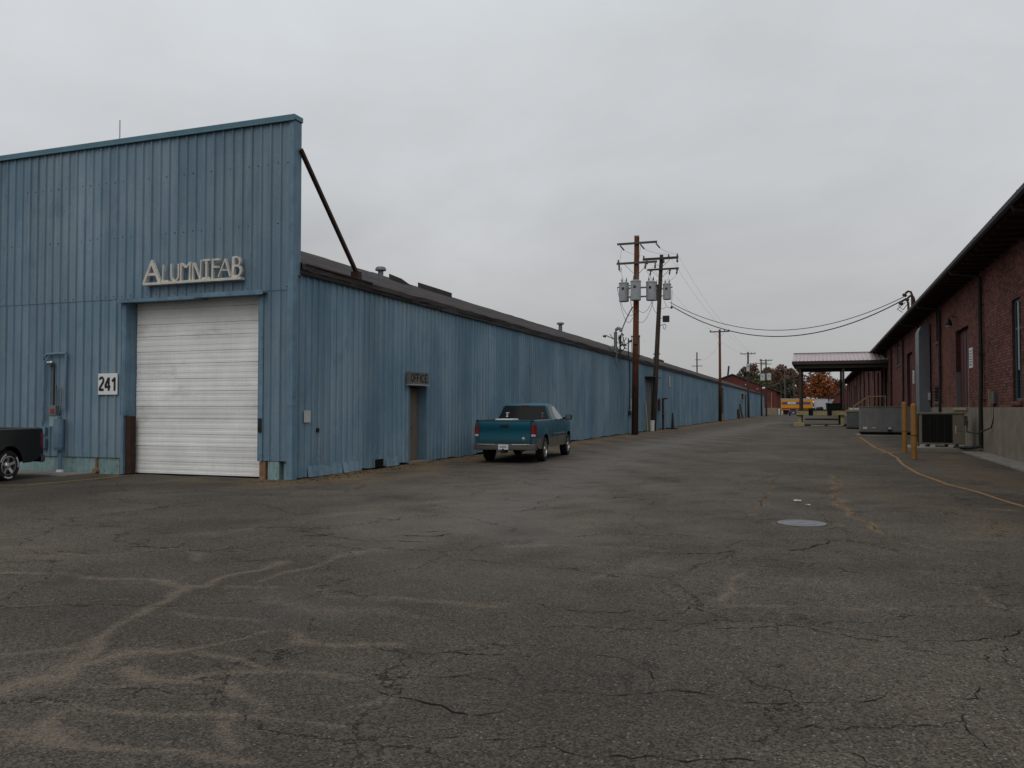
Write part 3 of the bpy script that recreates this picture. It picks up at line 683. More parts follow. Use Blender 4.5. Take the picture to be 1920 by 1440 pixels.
# side wall with its openings: (y0, y1, top)
OPEN = [(21.95, 23.07, 2.28), (57.7, 59.9, 3.65), (104.0, 108.0, 4.1), (140.3, 143.3, 3.7)]
f = MB(); y0 = YB+.05
for a, b, top in OPEN:
    siding(f, 'y', y0, a, .03, lambda u: eave(u)-.08, XB, ragged=.035)
    siding(f, 'y', a, b, top, lambda u: eave(u)-.08, XB); y0 = b
siding(f, 'y', y0, YE, .03, lambda u: eave(u)-.08, XB, ragged=.03)
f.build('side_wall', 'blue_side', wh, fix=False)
for a, b, top in OPEN:
    f = MB(); f.box(XB-.30, XB+.045, a-.05, a, 0, top+.05); f.box(XB-.30, XB+.045, b, b+.05, 0, top+.05); f.box(XB-.30, XB+.05, a-.001, b+.001, top, top+.05)
    f.build('opening_trim', 'blue_trim', wh)
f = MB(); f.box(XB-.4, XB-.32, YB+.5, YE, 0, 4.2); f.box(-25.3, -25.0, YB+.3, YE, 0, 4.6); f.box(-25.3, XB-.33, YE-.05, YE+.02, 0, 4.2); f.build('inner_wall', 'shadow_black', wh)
f = MB()
rows = [[(XB+.0, YE+.03, 0), (XB, YE+.03, 4.2)], [(-25.3, YE+.03, 0), (-25.3, YE+.03, 4.2)]]; f.grid(rows); f.build('end_wall', 'blue_side', wh)
def small_door(name, a, b, z0, top, mat, knob=True, depth=.24):
    d = MB().box(XB-depth-.05, XB-depth, a, b, z0, top); o = d.build(name, mat, wh)
    if knob: MB().lathe((XB-depth, a+.52*(b-a), z0+.98), (1, 0, 0), [(.02, 0), (.02, .03), (.035, .045), (.03, .07), (.001, .075)], 12).build('door_knob', 'chrome', o, 40)
    return o
od = small_door('office_door', 21.99, 23.03, .06, 2.24, 'door_brown')
f = MB().box(XB-.236, XB-.222, 22.30, 22.36, .06, 2.24); f.build('door_edge_strip', 'tan_wood', od)
MB().box(XB-.3, XB+.12, 21.97, 23.05, -.05, .055).build('door_step', 'concrete', wh)
small_door('side_door', 57.7, 59.9, .02, 3.64, 'door_grey', False, .04)
MB().box(XB-.05, XB+.6, 57.3, 60.3, 3.74, 3.80).build('door_canopy', 'steel_dark', wh)
small_door('dark_door', 104, 108, .9, 4.08, 'rust', False, .03); MB().box(XB-.29, XB+.02, 104, 108, 0, .9).build('loading_sill', 'concrete', wh)
small_door('rear_door', 140.3, 143.3, 0, 3.68, 'rust', False, .03)
MB().box(XB+.0351, XB+.08, 133.2, 137.5, 2.85, 3.86).build('side_window', 'glass', wh); MB().box(XB+.03, XB+.10, 132.9, 133.2, 2.75, 3.95).box(XB+.03, XB+.10, 137.5, 137.8, 2.75, 3.95).box(XB+.03, XB+.10, 133.2, 137.5, 3.86, 3.95).box(XB+.03, XB+.10, 133.2, 137.5, 2.75, 2.85).build('window_frame', 'pale_frame', wh)
MB().box(XB+.034, XB+.055, 67.1, 67.9, 3.3, 4.2).build('wall_shutter', 'grey_paint', wh)
MB().box(XB+.034, XB+.046, 16.60, 16.86, 1.30, 1.58).build('patch_plate', 'galv_light', wh)
MB().cyl((XB+.0, 17.2, 1.11), (XB+.03, 17.2, 1.11), .055, n=12).cyl((XB+.02, 17.2, 1.13), (XB+.05, 17.2, 1.13), .03, n=8).build('pipe_hole', 'steel_dark', wh)
rng = random.Random(5)                                     # bent sheet ends at the foot of the wall
for yy, ln in ((16.75, 1.5), (18.3, .9), (20.5, .8), (30.5, 1.2), (36, 1.5)):
    rows = []
    for i in range(9):
        u = yy+ln*i/8; o = rng.uniform(.0, .03)
        rows.append([(XB+.036, u, .26+rng.uniform(-.04, .04)), (XB+.045+o*.5, u, .13+rng.uniform(-.02, .02)), (XB+.05+o, u, .01)])
    MB().grid(rows).build('bent_skirt', 'blue_side', wh, fix=False)
f = MB(); f.box(XB+.03, XB+.06, 19.95, 20.35, .02, .24); f.build('torn_hole', 'shadow_black', wh)
# roof
EX, RX = XB+.11, -17.95
NR = 150; rf = MB(); rows = []
for i in range(NR+1):
    y = YB+.22+(YE+.3-YB-.22)*(i/NR)**1.6
    z0 = eave(y); jit = rng.uniform(-.02, .02); row = [(EX+rng.uniform(-.02, .02), y, z0-.13+jit), (EX+rng.uniform(-.02, .02), y, z0+jit)]
    for j in range(1, 9):
        x = EX+(RX-EX)*j/8; row.append((x, y, z0+SL*(EX-x)+rng.uniform(-.014, .014)))
    for j in range(1, 3):
        x = RX+(-25.7-RX)*j/2; row.append((x, y, z0+SL*(EX-RX)-SL*(RX-x)))
    rows.append(row)
rf.grid(rows)
roof = rf.build('roof', 'roofing', wh, fix=False)
f = MB()
for y0, y1, mt in ((YB+.21, 24, 0), (24, YE+.3, 1)):
    n = max(2, int((y1-y0)/4)); f.cm = mt
    for i in range(n):
        a, b = y0+(y1-y0)*i/n, y0+(y1-y0)*(i+1)/n-.01
        f.add([(x, y, eave((a+b)/2)+dz) for y in (a, b) for x, dz in ((EX-.06, -.22), (EX-.015, -.22), (EX-.015, -.09), (EX-.06, -.09))], [(0, 1, 2, 3), (4, 7, 6, 5), (0, 4, 5, 1), (1, 5, 6, 2), (2, 6, 7, 3), (3, 7, 4, 0)])
f.build('fascia', ['fascia', 'roof_edge'], wh)
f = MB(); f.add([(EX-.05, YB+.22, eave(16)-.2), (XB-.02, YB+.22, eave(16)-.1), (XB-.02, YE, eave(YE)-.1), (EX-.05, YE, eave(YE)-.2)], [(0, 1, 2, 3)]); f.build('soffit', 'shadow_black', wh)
f = MB(); f.bar((EX-.02, YB+.4, 4.985), (EX-.02, 19.6, 4.97), .10, .03); f.build('loose_flashing', 'fascia', roof)
def rz(x, y): return eave(y)+SL*(EX-x) if x > RX else eave(y)+SL*(EX-RX)-SL*(RX-x)
def vent(x, y, h, r=.12):
    z = rz(x, y); v = MB().cyl((x, y, z-.2), (x, y, z+h-.12), r, n=14); v.lathe((x, y, z+h-.14), (0, 0, 1), [(r*1.2, 0), (r*2.0, .02), (r*2.0, .09), (r*1.5, .15), (.01, .17)], 16); v.build('roof_vent', 'grey_galv', roof, 40)
vent(-15.0, 26.9, .42, .10); vent(-16.5, 54.5, .6, .13); vent(-16.3, 89.5, .8, .2)
v = MB().box(-14.5, -14.1, 24.7, 25.1, 5.6, rz(-14.3, 24.9)+.12); v.build('roof_hatch', 'grey_galv', roof)
def monitor(y0, y1, x=-17.6):
    z = rz(x, (y0+y1)/2); v = MB()
    v.prism([(x+.35, y0, z-.5), (x+.35, y0, z+.1), (x-.4, y0, z+.36), (x-.4, y0, z-.5)], (0, y1-y0, 0)); v.build('roof_monitor', 'roof_edge', roof)
monitor(35.9, 38.2); monitor(96.5, 99.5); v = MB().prism([(-16.4, 31.2, 6.85), (-16.4, 32.3, 6.85), (-16.4, 31.2, 7.06)], (-.6, 0, .25)); v.build('lifted_shingle', 'roof_edge', roof)
MB().cyl((-18.34, 18, 6.5), (-18.34, 18, 9.72), .022, .016, n=8).build('antenna', 'galv_light', wh)
MB().cyl((-13, 64, 5), (-13, 64, 7.15), .035, n=8).cyl((-13, 64, 7.12), (-13, 64, 7.24), .07, n=8).build('vent_pipe', 'steel_dark', roof)
f = MB().bar((XB+.10, YB+.16, 7.62), (-11.28, 18.95, 5.16), .085, .085); f.box(-11.38, -11.17, 18.83, 19.03, 4.95, 5.18); f.build('diagonal_brace', 'rust', wh)

# signs on the warehouse
sg = thing('name_sign', (-14.2, YB-.06, 4.66), 'raised wooden lettering ALUMNIFAB on a ledge above the white overhead door', 'sign')
ys_ = YB-.16
MB().box(-15.47, -12.57, YB-.20, YB-.045, 4.62, 4.685).build('ledge', 'letter', sg, bevel=.008)
x0s, sx = -15.47, 2.90/1600.0
def LX(px): return x0s+(px-115)*sx
def letter(strokes, wds, dep=.07, z0=4.687):
    """strokes in sign pixels (x, height above ledge in px*)"""
    b = MB()
    for i, (st, wd) in enumerate(zip(strokes, wds)):
        for (p, q) in zip(st[:-1], st[1:]):
            b.bar((LX(p[0]), ys_+.02+.0015*i, z0+p[1]*sx*.86), (LX(q[0]), ys_+.02+.0015*i, z0+q[1]*sx*.86), wd, dep, up=(0, 1, 0))
    b.build('letter', 'letter', sg)
def arc(cx, cz, rx, rz_, a0, a1, n=10): return [(cx+rx*math.cos(R(a0+(a1-a0)*i/n)), cz+rz_*math.sin(R(a0+(a1-a0)*i/n))) for i in range(n+1)]
letter([[(120, 0), (268, 350)], [(388, 0), (250, 345)], [(180, 130), (320, 130)]], [.065, .085, .065])
letter([[(440, 10), (455, 270)], [(425, 12), (540, 12)]], [.035, .04])
letter([[(585, 275), (585, 90)]+arc(645, 80, 60, 70, 180, 360)+[(705, 265)]], [.045])
letter([[(745, 0), (750, 275)], [(755, 265), (830, 200)], [(830, 200), (895, 275)], [(893, 270), (888, 0)]], [.045]*4)
letter([[(940, 0), (945, 265)], [(955, 265), (1060, 10)], [(1058, 0), (1075, 300)]], [.035, .04, .035])
letter([[(1100, 290), (1220, 290)], [(1160, 270), (1160, 25)], [(1090, 15), (1215, 15)]], [.05, .06, .05])
letter([[(1255, 0), (1262, 305)], [(1262, 288), (1370, 288)], [(1262, 175), (1355, 175)]], [.05, .05, .045])
letter([[(1350, 20), (1460, 285)], [(1455, 290), (1540, 15)], [(1400, 120), (1510, 120)]], [.03, .04, .03])
letter([[(1580, 0), (1590, 312)], [(1585, 300), (1640, 300)]+arc(1640, 236, 50, 64, 80, -80)+[(1590, 172)], [(1585, 172), (1645, 172)]+arc(1645, 94, 58, 78, 80, -80)+[(1585, 12)]], [.07, .05, .055])
sg = thing('number_sign', (-16.67, YB-.04, 2.0), 'square white board with black number 241 left of the overhead door', 'sign')
MB().box(-16.98, -16.36, YB-.06, YB-.036, 1.97, 2.50).build('board', 'sign_white', sg, bevel=.004)
nb = MB()
def num(cx, strokes, w_=.062):
    for st in strokes:
        for p, q in zip(st[:-1], st[1:]): nb.bar((cx+p[0], YB-.062-.0004*len(nb.f) % .003, 2.065+p[1]), (cx+q[0], YB-.062-.0004*len(nb.f) % .003, 2.065+q[1]), w_, .006, up=(0, 1, 0))
def arcn(cx, cz, rx, rz_, a0, a1, n=12): return [(cx+rx*math.cos(R(a0+(a1-a0)*i/n)), cz+rz_*math.sin(R(a0+(a1-a0)*i/n))) for i in range(n+1)]
num(-16.94, [arcn(.075, .26, .062, .075, 165, -35)+[(.025, .075), (.01, .03)], [(-.01, .03), (.15, .03)]])
num(-16.745, [[(.115, 0), (.115, .335)], [(.115, .33), (.0, .115)], [(-.015, .10), (.17, .10)]])
num(-16.53, [[(.09, 0), (.09, .335)], [(.09, .31), (.005, .235)]])
nb.build('numerals', 'ink', sg)
sg = thing('office_sign', (XB+.04, 22.45, 2.35), 'weathered grey board hand-lettered OFFICE above the narrow brown door', 'sign')
MB().box(XB+.04, XB+.16, 21.74, 22.98, 2.34, 2.70).build('board', 'sign_grey', sg, bevel=.006); MB().box(XB+.04, XB+.2, 21.72, 23.0, 2.30, 2.338).build('lower_trim', 'grey_paint', sg)
L_ = MB()
def ol(cy, strokes):
    for st in strokes:
        for p, q in zip(st[:-1], st[1:]): L_.bar((XB+.163, cy+p[0]*.92, 2.40+p[1]), (XB+.163, cy+q[0]*.92, 2.40+q[1]), .044, .006, up=(1, 0, 0))
ol(21.80, [arc(.08, .12, .075, .11, 0, 360, 14)])
for cy in (22.00, 22.18): ol(cy, [[(.02, 0), (.02, .235)], [(.02, .225), (.17, .235)], [(.02, .12), (.13, .125)]])
ol(22.38, [[(.04, 0), (.04, .235)]]); ol(22.48, [arc(.10, .12, .085, .11, 50, 310, 10)]); ol(22.70, [[(.02, 0), (.02, .235)], [(.02, .227), (.17, .232)], [(.02, .12), (.14, .12)], [(.02, .012), (.18, .012)]])
L_.build('lettering', 'ink', sg)
# electric service beside the door
em = thing('electrical_service', (-18.55, YB-.05, 0), 'blue painted electric meter, conduit loop and disconnect boxes on the front wall', 'electric meter')
yv = YB-.09
MB().tube([(-18.78, yv, 1.3), (-18.78, yv, 2.86), (-18.75, yv, 2.96), (-18.66, yv, 3.02), (-18.3, yv, 3.03), (-18.02, yv, 3.03)], .035, 8).build('conduit_loop', 'blue_trim', em, 40)
MB().tube([(-18.02, yv-.0, 3.03), (-18.02, yv, 2.9), (-18.04, yv, 1.6)], .03, 8).build('conduit', 'blue_trim', em, 40)
MB().tube([(-18.42, yv, 1.68), (-18.42, yv, 2.72), (-18.45, yv, 2.78), (-18.55, yv, 2.80)], .025, 8).build('lamp_pipe', 'rust', em, 40)
MB().lathe((-18.47, yv, 2.80), (-1, 0, 0), [(.03, 0), (.06, .03), (.05, .16), (.01, .17)], 12).build('weather_head', 'chrome', em, 40)
MB().tube([(-18.36, yv, 1.7), (-18.36, yv, 2.1), (-18.28, yv-.02, 2.23), (-18.18, yv, 2.12), (-18.16, yv, 1.8), (-18.24, yv, 1.5)], .016, 7).build('flexible_conduit', 'grey_galv', em, 40)
MB().box(-18.50, -18.27, YB-.17, YB-.036, 1.44, 1.70).build('switch_box', 'grey_galv', em, bevel=.008)
MB().box(-18.43, -18.33, YB-.185, YB-.171, 1.50, 1.62).build('red_label', 'red', em)
MB().box(-18.50, -18.24, YB-.15, YB-.036, 1.16, 1.438).build('lower_box', 'block', em, bevel=.008)
MB().cyl((-18.14, YB-.17, .64), (-18.14, YB-.17, 1.36), .125, n=20).cyl((-18.14, YB-.17, .56), (-18.14, YB-.17, .639), .1, .125, 20).build('meter_can', 'blue_trim', em, 40)
MB().cyl((-18.14, YB-.12, -.02), (-18.14, YB-.12, .56), .05, n=12).build('riser_pipe', 'blue_trim', em, 40)
MB().cyl((-18.14, YB-.12, -.02), (-18.14, YB-.12, .07), .10, .08, 12).build('pipe_base', 'sign_white', em, 40)
MB().box(-18.86, -18.68, YB-.12, YB-.036, .60, .86).box(-18.85, -18.70, YB-.1, YB-.036, .95, 1.15).build('junction_box', 'blue_trim', em, bevel=.006)
MB().cyl((-17.05, YB+.02, .06), (-17.05, YB-.08, .06), .07, n=10).cyl((-17.05, YB-.01, .1), (-17.05, YB-.01, .40), .03, n=8).build('hose_bib', 'rust_block', em, 40)

# ------------------------------------------------------------------ red brick building
XR = 5.72; BY0, BY1 = 12.0, 192.0; WT = 6.9
bb = thing('brick_building', (XR, BY0, 0), 'long red brick warehouse with deep dark eaves and concrete base on the right', 'brick building')
ops = [(28.75, 29.95, 1.85, 5.0, 'w'), (38.1, 41.42, 1.65, 5.0, 'd'), (46.5, 47.8, 5.0, 6.7, 'w'), (46.7, 48.6, 1.98, 2.72, 'l'), (55.2, 56.4, 4.9, 6.65, 'w'), (59.5, 63.2, 1.65, 5.3, 'd'), (68.3, 70.4, 4.85, 6.65, 'w'),
       (80.6, 83.8, 1.65, 5.2, 'd'), (18, 19.2, 1.85, 5.0, 'w')]
for i in range(11): ops.append((91.5+i*9.2, 93.3+i*9.2, 4.85, 6.65, 'w') if i % 3 else (91.0+i*9.2, 94.2+i*9.2, 1.65, 5.2, 'd'))
ysx = sorted({BY0, BY1, *[o[0] for o in ops], *[o[1] for o in ops]}); zsx = sorted({1.6, WT, *[o[2] for o in ops], *[o[3] for o in ops]})
f = MB(); fj = MB(); DEP = .25
for a, b in zip(ysx[:-1], ysx[1:]):
    for c_, d in zip(zsx[:-1], zsx[1:]):
        ym, zm = (a+b)/2, (c_+d)/2
        if any(o[0] < ym < o[1] and o[2] < zm < o[3] for o in ops): continue
        f.add([(XR, a, c_), (XR, b, c_), (XR, b, d), (XR, a, d)], [(0, 1, 2, 3)])
for y0, y1, z0, z1, k in ops:
    fj = MB()
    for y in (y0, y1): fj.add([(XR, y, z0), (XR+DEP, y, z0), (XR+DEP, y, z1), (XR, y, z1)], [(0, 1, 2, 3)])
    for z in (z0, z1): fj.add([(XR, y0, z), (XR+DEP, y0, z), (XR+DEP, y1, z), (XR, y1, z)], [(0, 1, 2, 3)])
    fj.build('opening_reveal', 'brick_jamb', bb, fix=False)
f.build('brick_wall', 'brick', bb, fix=False)
f = MB().add([(XR, BY0, 0), (26, BY0, 0), (26, BY0, WT), (XR, BY0, WT)], [(0, 1, 2, 3)]); f.add([(XR, BY1, 0), (26, BY1, 0), (26, BY1, WT), (XR, BY1, WT)], [(0, 1, 2, 3)])
f.add([(XR, BY0, WT), (26, BY0, WT), (15.8, BY0, 10.85)], [(0, 1, 2)]); f.add([(XR, BY1, WT), (26, BY1, WT), (15.8, BY1, 10.85)], [(0, 1, 2)]); f.add([(26, BY0, 0), (26, BY1, 0), (26, BY1, WT), (26, BY0, WT)], [(0, 1, 2, 3)])
f.build('end_wall', 'brick_far', bb, fix=False)
f = MB(); y = BY0
while y < BY1: f.box(XR-.07, XR+.3, y, min(BY1, y+9.6)-.02, -.2, 1.655); y += 9.6
f.build('foundation', 'concrete', bb, bevel=.01)
for y0, y1, z0, z1, k in ops:
    if k == 'w':
        near = y0 < 35
        wo = MB(); x = XR+.085; t_ = .09
        wo.box(x, x+.08, y0, y0+t_, z0, z1).box(x, x+.08, y1-t_, y1, z0, z1).box(x, x+.08, y0+t_, y1-t_, z0, z0+t_).box(x, x+.08, y0+t_, y1-t_, z1-t_, z1)
        wo.box(x-.01, x+.07, y0+t_, y1-t_, z0+(z1-z0)*.70, z0+(z1-z0)*.70+.07).box(x+.005, x+.06, (y0+y1)/2-.02, (y0+y1)/2+.02, z0+t_, z1-t_)
        win = wo.build('window', 'teal_frame' if near else 'pale_frame', bb, bevel=.004)
        MB().box(x+.03, x+.045, y0+t_, y1-t_, z0+t_, z1-t_).build('pane', 'glass', win)
        MB().box(XR-.07, XR+.08, y0-.12, y1+.12, z0-.14, z0-.005).build('sill', 'brick' if near else 'sill', win, bevel=.008)
        if near: MB().box(x-.035, x-.011, y0+.52, y0+.66, z0+.95, z1-.1).build('pale_strip', 'pale_frame', win)
    elif k == 'd':
        x = XR+.2; d = MB().box(x, x+.05, y0, y1, z0, z1); n = 4
        for i in range(n): d.box(x-.02, x, y0+(y1-y0)*(i+.08)/n, y0+(y1-y0)*(i+.92)/n, z0+.15, z1-.15)
        do = d.build('door', 'door_red', bb, bevel=.006)
        MB().box(XR-.02, XR+.2, y0-.06, y0+.02, z0, z1-1.4).build('door_frame', 'tan_wood', do); MB().box(XR-.14, XR+.3, y0-.1, y1+.1, z0-.12, z0+.0).build('threshold', 'tan_wood', do)
    else:
        l_ = MB()
        for i in range(5): l_.bar((XR-.03, y0, z0+.07+i*.145), (XR-.03, y1, z0+.07+i*.145), .12, .02, up=(.6, 0, 1))
        lo_ = l_.build('louvre', 'arm', bb); MB().box(XR+.1, XR+.15, y0, y1, z0, z1).build('louvre_back', 'shadow_black', lo_); MB().box(XR-.06, XR+.1, y0-.1, y1+.1, z0-.18, z0-.005).build('sill', 'sill', lo_)
MB().box(XR+.003, XR+.2, 41.38, 41.412, 1.66, 3.2).build('grey_plate', 'door_grey', bb)
# roof with 1.1 m overhang, soffit, gutter
OH = 1.0
rf = MB(); rows = []
for i in range(41):
    y = BY0-.5+(BY1-BY0+1)*i/40
    rows.append([(XR-OH, y, 6.80), (XR-OH, y, 6.92), (15.8, y, 11.05), (27.1, y, 6.5)])
rf.grid(rows); broof = rf.build('roof', 'roofing', bb, fix=False)
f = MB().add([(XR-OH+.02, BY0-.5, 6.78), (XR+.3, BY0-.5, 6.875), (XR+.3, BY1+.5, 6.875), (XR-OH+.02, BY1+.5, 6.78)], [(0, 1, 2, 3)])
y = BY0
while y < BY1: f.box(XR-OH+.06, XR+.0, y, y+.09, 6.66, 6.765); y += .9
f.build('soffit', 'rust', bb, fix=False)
f = MB(); pr = [(-.0, .0), (-.02, -.12), (-.10, -.15), (-.16, -.10), (-.17, .01), (-.155, .01), (-.145, -.09), (-.10, -.13), (-.03, -.10), (-.012, .0)]
f.prism([(XR-OH-.005+a, BY0-.5, 6.89+b) for a, b in pr], (0, BY1-BY0+1, 0)); f.build('gutter', 'steel_dark', bb)
f = MB()
for i in range(60): y = 14+i*3; f.box(XR-OH-.18, XR-OH+.02, y, y+.06, 6.902, 6.912)
f.build('gutter_bracket', 'arm', bb)
def downspout(y, x=XR-.10, r=.07):
    d = MB().tube([(XR-OH-.08, y, 6.76), (XR-OH-.05, y, 6.65), (x-.1, y, 6.52), (x, y, 6.4), (x, y, 3), (x-.03, y, 1.7), (x-.05, y, .16)], r, 8)
    for z in (1.9, 3.6, 5.4): d.box(x-r-.012, XR, y-r-.012, y+r+.012, z, z+.05)
    d.build('downspout', 'steel_dark', bb, 40)
for y in (24.0, 34.76, 45.75, 54.9, 64.9, 75.2, 86, 97, 108, 119, 130, 141, 152, 163, 174, 185): downspout(y)
f = MB().tube([(XR-.12, 34.70, .22), (XR-.5, 34.78, .16), (4.75, 35.2, .15)], .055, 8); f.build('drain_pipe', 'black', bb, 40)
def wall_lamp(y, z, mat):
    l_ = MB().tube([(XR, y, z+.1), (XR-.25, y, z+.18), (XR-.32, y, z+.05)], .02, 6).lathe((XR-.32, y, z-.25), (0, 0, 1), [(.13, 0), (.15, .05), (.11, .2), (.03, .3), (.01, .31)], 14); o = l_.build('wall_lamp', 'steel_dark', bb, 40)
    MB().lathe((XR-.32, y, z-.33), (0, 0, 1), [(.02, 0), (.10, .03), (.125, .079)], 14).build('lamp_globe', mat, o, 40)
wall_lamp(41.0, 5.5, 'galv_light'); wall_lamp(78.6, 6.15, 'lamp_white')
f = MB().box(XR-.10, XR, 32.5, 32.95, 1.78, 2.2); f.build('electrical_box', 'green_grey', bb, bevel=.01)
f = MB().box(XR-.075, XR, 33.5, 33.58, 1.7, 2.3); f.tube([(XR-.05, 43.6, 1.7), (XR-.05, 43.5, 2.4), (XR-.05, 43.2, 2.7)], .015, 6).build('wall_conduit', 'tan_wood', bb)
MB().tube([(XR-.05, 32.7, 1.85), (XR-.06, 32.7, 1.3), (XR-.12, 32.9, .95), (XR-.4, 33.8, .72), (XR-.6, 34.8, .76), (5.35, 36.05, 1.12)], .028, 8).build('drooping_cable', 'black', bb, 40)
for (y0, y1, z0, z1), lab in (((37.0, 37.75, 3.22, 4.02), 'white notice board with small black lines right of the near red door'), ((58.4, 59.2, 3.18, 4.0), 'white notice board beside the farther red door behind the duct')):
    s_ = thing('notice_sign', (XR-.03, (y0+y1)/2, z0), lab, 'sign', 'notices on the brick wall'); MB().box(XR-.035, XR-.004, y0, y1, z0, z1).build('board', 'sign_white', s_)
    l_ = MB()
    for i in range(6):
        for j in range(4): l_.box(XR-.038, XR-.0355, y0+.12+j*.14, y0+.12+j*.14+.09, z0+.1+i*.11, z0+.1+i*.11+.05)
    l_.build('print', 'ink', s_)
# weather heads on the eave where the cables land
WHX, WHY = XR-OH+.25, 51.5
ws = thing('service_mast', (WHX, WHY, 6.8), 'dark gooseneck weatherheads on the brick building eave where two cables land', 'service mast')
for i, (dx, dy, h) in enumerate(((0, 0, .95), (.16, .5, .75), (-.22, -.3, .45))):
    MB().tube([(WHX+dx, WHY+dy, 6.9), (WHX+dx, WHY+dy, 7.0+h), (WHX+dx-.06, WHY+dy, 7.18+h), (WHX+dx-.2, WHY+dy, 7.22+h), (WHX+dx-.34, WHY+dy, 7.1+h)], .06, 8).build('gooseneck', 'rust', ws, 50)
    MB().lathe((WHX+dx-.34, WHY+dy, 7.08+h), (-.5, 0, -1), [(.07, 0), (.13, .03), (.12, .15), (.02, .17)], 10).build('weather_head', 'steel_dark', ws, 40)
MB().tube([(WHX-.3, WHY, 7.75), (WHX-.7, WHY, 7.35), (WHX-.45, WHY+.1, 7.15), (WHX-.2, WHY+.3, 7.5)], .02, 6).tube([(WHX-.3, WHY+.4, 7.6), (WHX-.75, WHY+.2, 7.2), (WHX-.5, WHY, 7.0)], .02, 6).build('cable_loop', 'black', ws, 50)

# ------------------------------------------------------------------ plant beside the brick wall
def bollard(x, y, h, r, lab):
    t = thing('bollard', (x, y, 0), lab, 'bollard', 'yellow bollards before the condenser'); MB().lathe((x, y, -.05), (0, 0, 1), [(r, 0), (r, h), (r*.92, h+.035), (r*.6, h+.06), (.002, h+.068)], 24).build('post', 'bollard', t, 40)
    MB().lathe((x, y, h*.42), (0, 0, 1), [(r+.003, 0), (r+.003, .025)], 24).build('scuff_band', 'rust', t, 40)
bollard(2.96, 33.9, 1.84, .088, 'yellow steel bollard farther from the camera, left one of the pair')
bollard(2.87, 29.75, 1.76, .090, 'yellow steel bollard nearer the camera, close to the condenser pad')
ac = thing('condenser_unit', (4.4, 36.6, .06), 'beige air conditioning condenser with dark coil face on a concrete pad', 'air conditioner')
x0, x1, y0, y1 = 3.62, 5.24, 36.0, 37.1
MB().box(x0, x1, y0+.02, y1, .22, 1.40).build('cabinet', 'hvac_beige', ac, bevel=.012)
MB().box(x0-.03, x1+.03, y0-.02, y1+.03, 1.40, 1.455).build('top_panel', 'hvac_beige', ac, bevel=.01)
MB().box(x0+.14, x0+1.20, y0+.004, y0+.019, .30, 1.37).build('coil_back', 'shadow_black', ac)
f = MB()
for i in range(26): f.box(x0+.15, x0+1.19, y0-.004, y0+.003, .32+i*.04, .332+i*.04)
for i in range(5): f.box(x0+.15+i*.255, x0+.165+i*.255, y0-.010, y0-.0045, .30, 1.37)
f.build('coil_grille', 'steel_dark', ac)
f = MB().box(x0+.003, x0+.03, y0+.012, y0+.0195, .24, 1.39); f.box(x0-.006, x0-.001, y0+.1, y1-.1, .3, 1.35); f.build('side_coil', 'shadow_black', ac)
f = MB().box(x0+1.23, x0+1.60, y0+.005, y0+.019, .26, .72).box(x0+1.23, x0+1.60, y0+.005, y0+.019, .75, 1.36); f.build('service_panel', 'hvac_beige', ac, bevel=.005)
f = MB().box(x0+1.29, x0+1.33, y0-.003, y0+.004, .65, .95); f.build('panel_label', 'galv_light', ac)
f = MB()
for x in (x0+.06, x0+.42, x0+1.05, x0+1.42): f.box(x, x+.18, y0+.03, y0+.14, .115, .22); f.box(x, x+.18, y1-.14, y1-.03, .115, .22)
f.build('foot', 'galv_light', ac)
f = MB().cyl((x1-.02, 36.2, 1.05), (x1+.12, 36.15, 1.15), .05, n=10); f.box(x1, x1+.12, 36.1, 36.35, .95, 1.32); f.build('disconnect_box', 'green_grey', ac, bevel=.008)
tag(MB().box(3.2, 5.62, 35.0, 37.5, -.1, .135).build('equipment_pad', 'concrete_walk', bevel=.012), 'low concrete pad carrying the beige condenser', 'concrete pad')
hv = thing('packaged_air_unit', (3.8, 54, .1), 'large grey packaged air handling unit on skids behind the yellow bollards', 'air handler')
x0, x1, y0, y1 = 2.30, 5.35, 52.9, 55.2
MB().box(x0, x1, y0, y1, .22, 1.66).build('cabinet', 'hvac_grey', hv, bevel=.015)
MB().box(x0-.04, x1+.04, y0-.04, y1+.04, 1.66, 1.70).build('top_panel', 'hvac_grey', hv, bevel=.01)
f = MB().box(x0+.02, x1-.02, y0+.05, y0+.15, .06, .22).box(x0+.02, x1-.02, y1-.15, y1-.05, .06, .22); f.build('skid', 'shadow_black', hv)
f = MB()
for a, b in ((x0+.03, x0+1.0), (x0+1.03, x0+2.0), (x0+2.03, x1-.03)): f.box(a, b, y0-.016, y0-.001, .28, 1.62)
f.build('access_panel', 'hvac_grey', hv, bevel=.004)
f = MB().box(x0+.12, x0+.34, y0-.022, y0-.017, .40, .52).box(x0+.6, x0+.82, y0-.022, y0-.017, .46, .50); f.build('label', 'galv_light', hv)
f = MB().box(x0+1.42, x0+1.66, y0-.10, y0-.017, .24, .52); f.build('drain_box', 'steel_dark', hv); MB().box(x0+1.45, x0+1.63, y0-.112, y0-.101, .40, .50).build('drain_label', 'galv_light', hv)
tag(MB().box(2.1, 5.6, 52.5, 55.5, -.1, .06).build('equipment_pad', 'concrete_walk', bevel=.012), 'thin concrete pad under the large grey air handling unit', 'concrete pad')
du = thing('air_duct', (5.4, 50.8, 1.5), 'tall grey sheet metal duct climbing the brick wall behind the condenser', 'duct')
x0, x1, y0, y1 = 5.12, 5.66, 50.0, 51.7
f = MB(); f.prism([(x0, y0, .9), (x1, y0, .9), (x1, y0, 6.2), (x0+.32, y0, 6.2), (x0+.12, y0, 6.05), (x0, y0, 5.75)], (0, y1-y0, 0)); f.build('riser', 'duct_grey', du, bevel=.01)
f = MB()
for z in (2.4, 3.9, 5.4): f.box(x0-.012, x1+.0, y0-.012, y1+.012, z, z+.03)
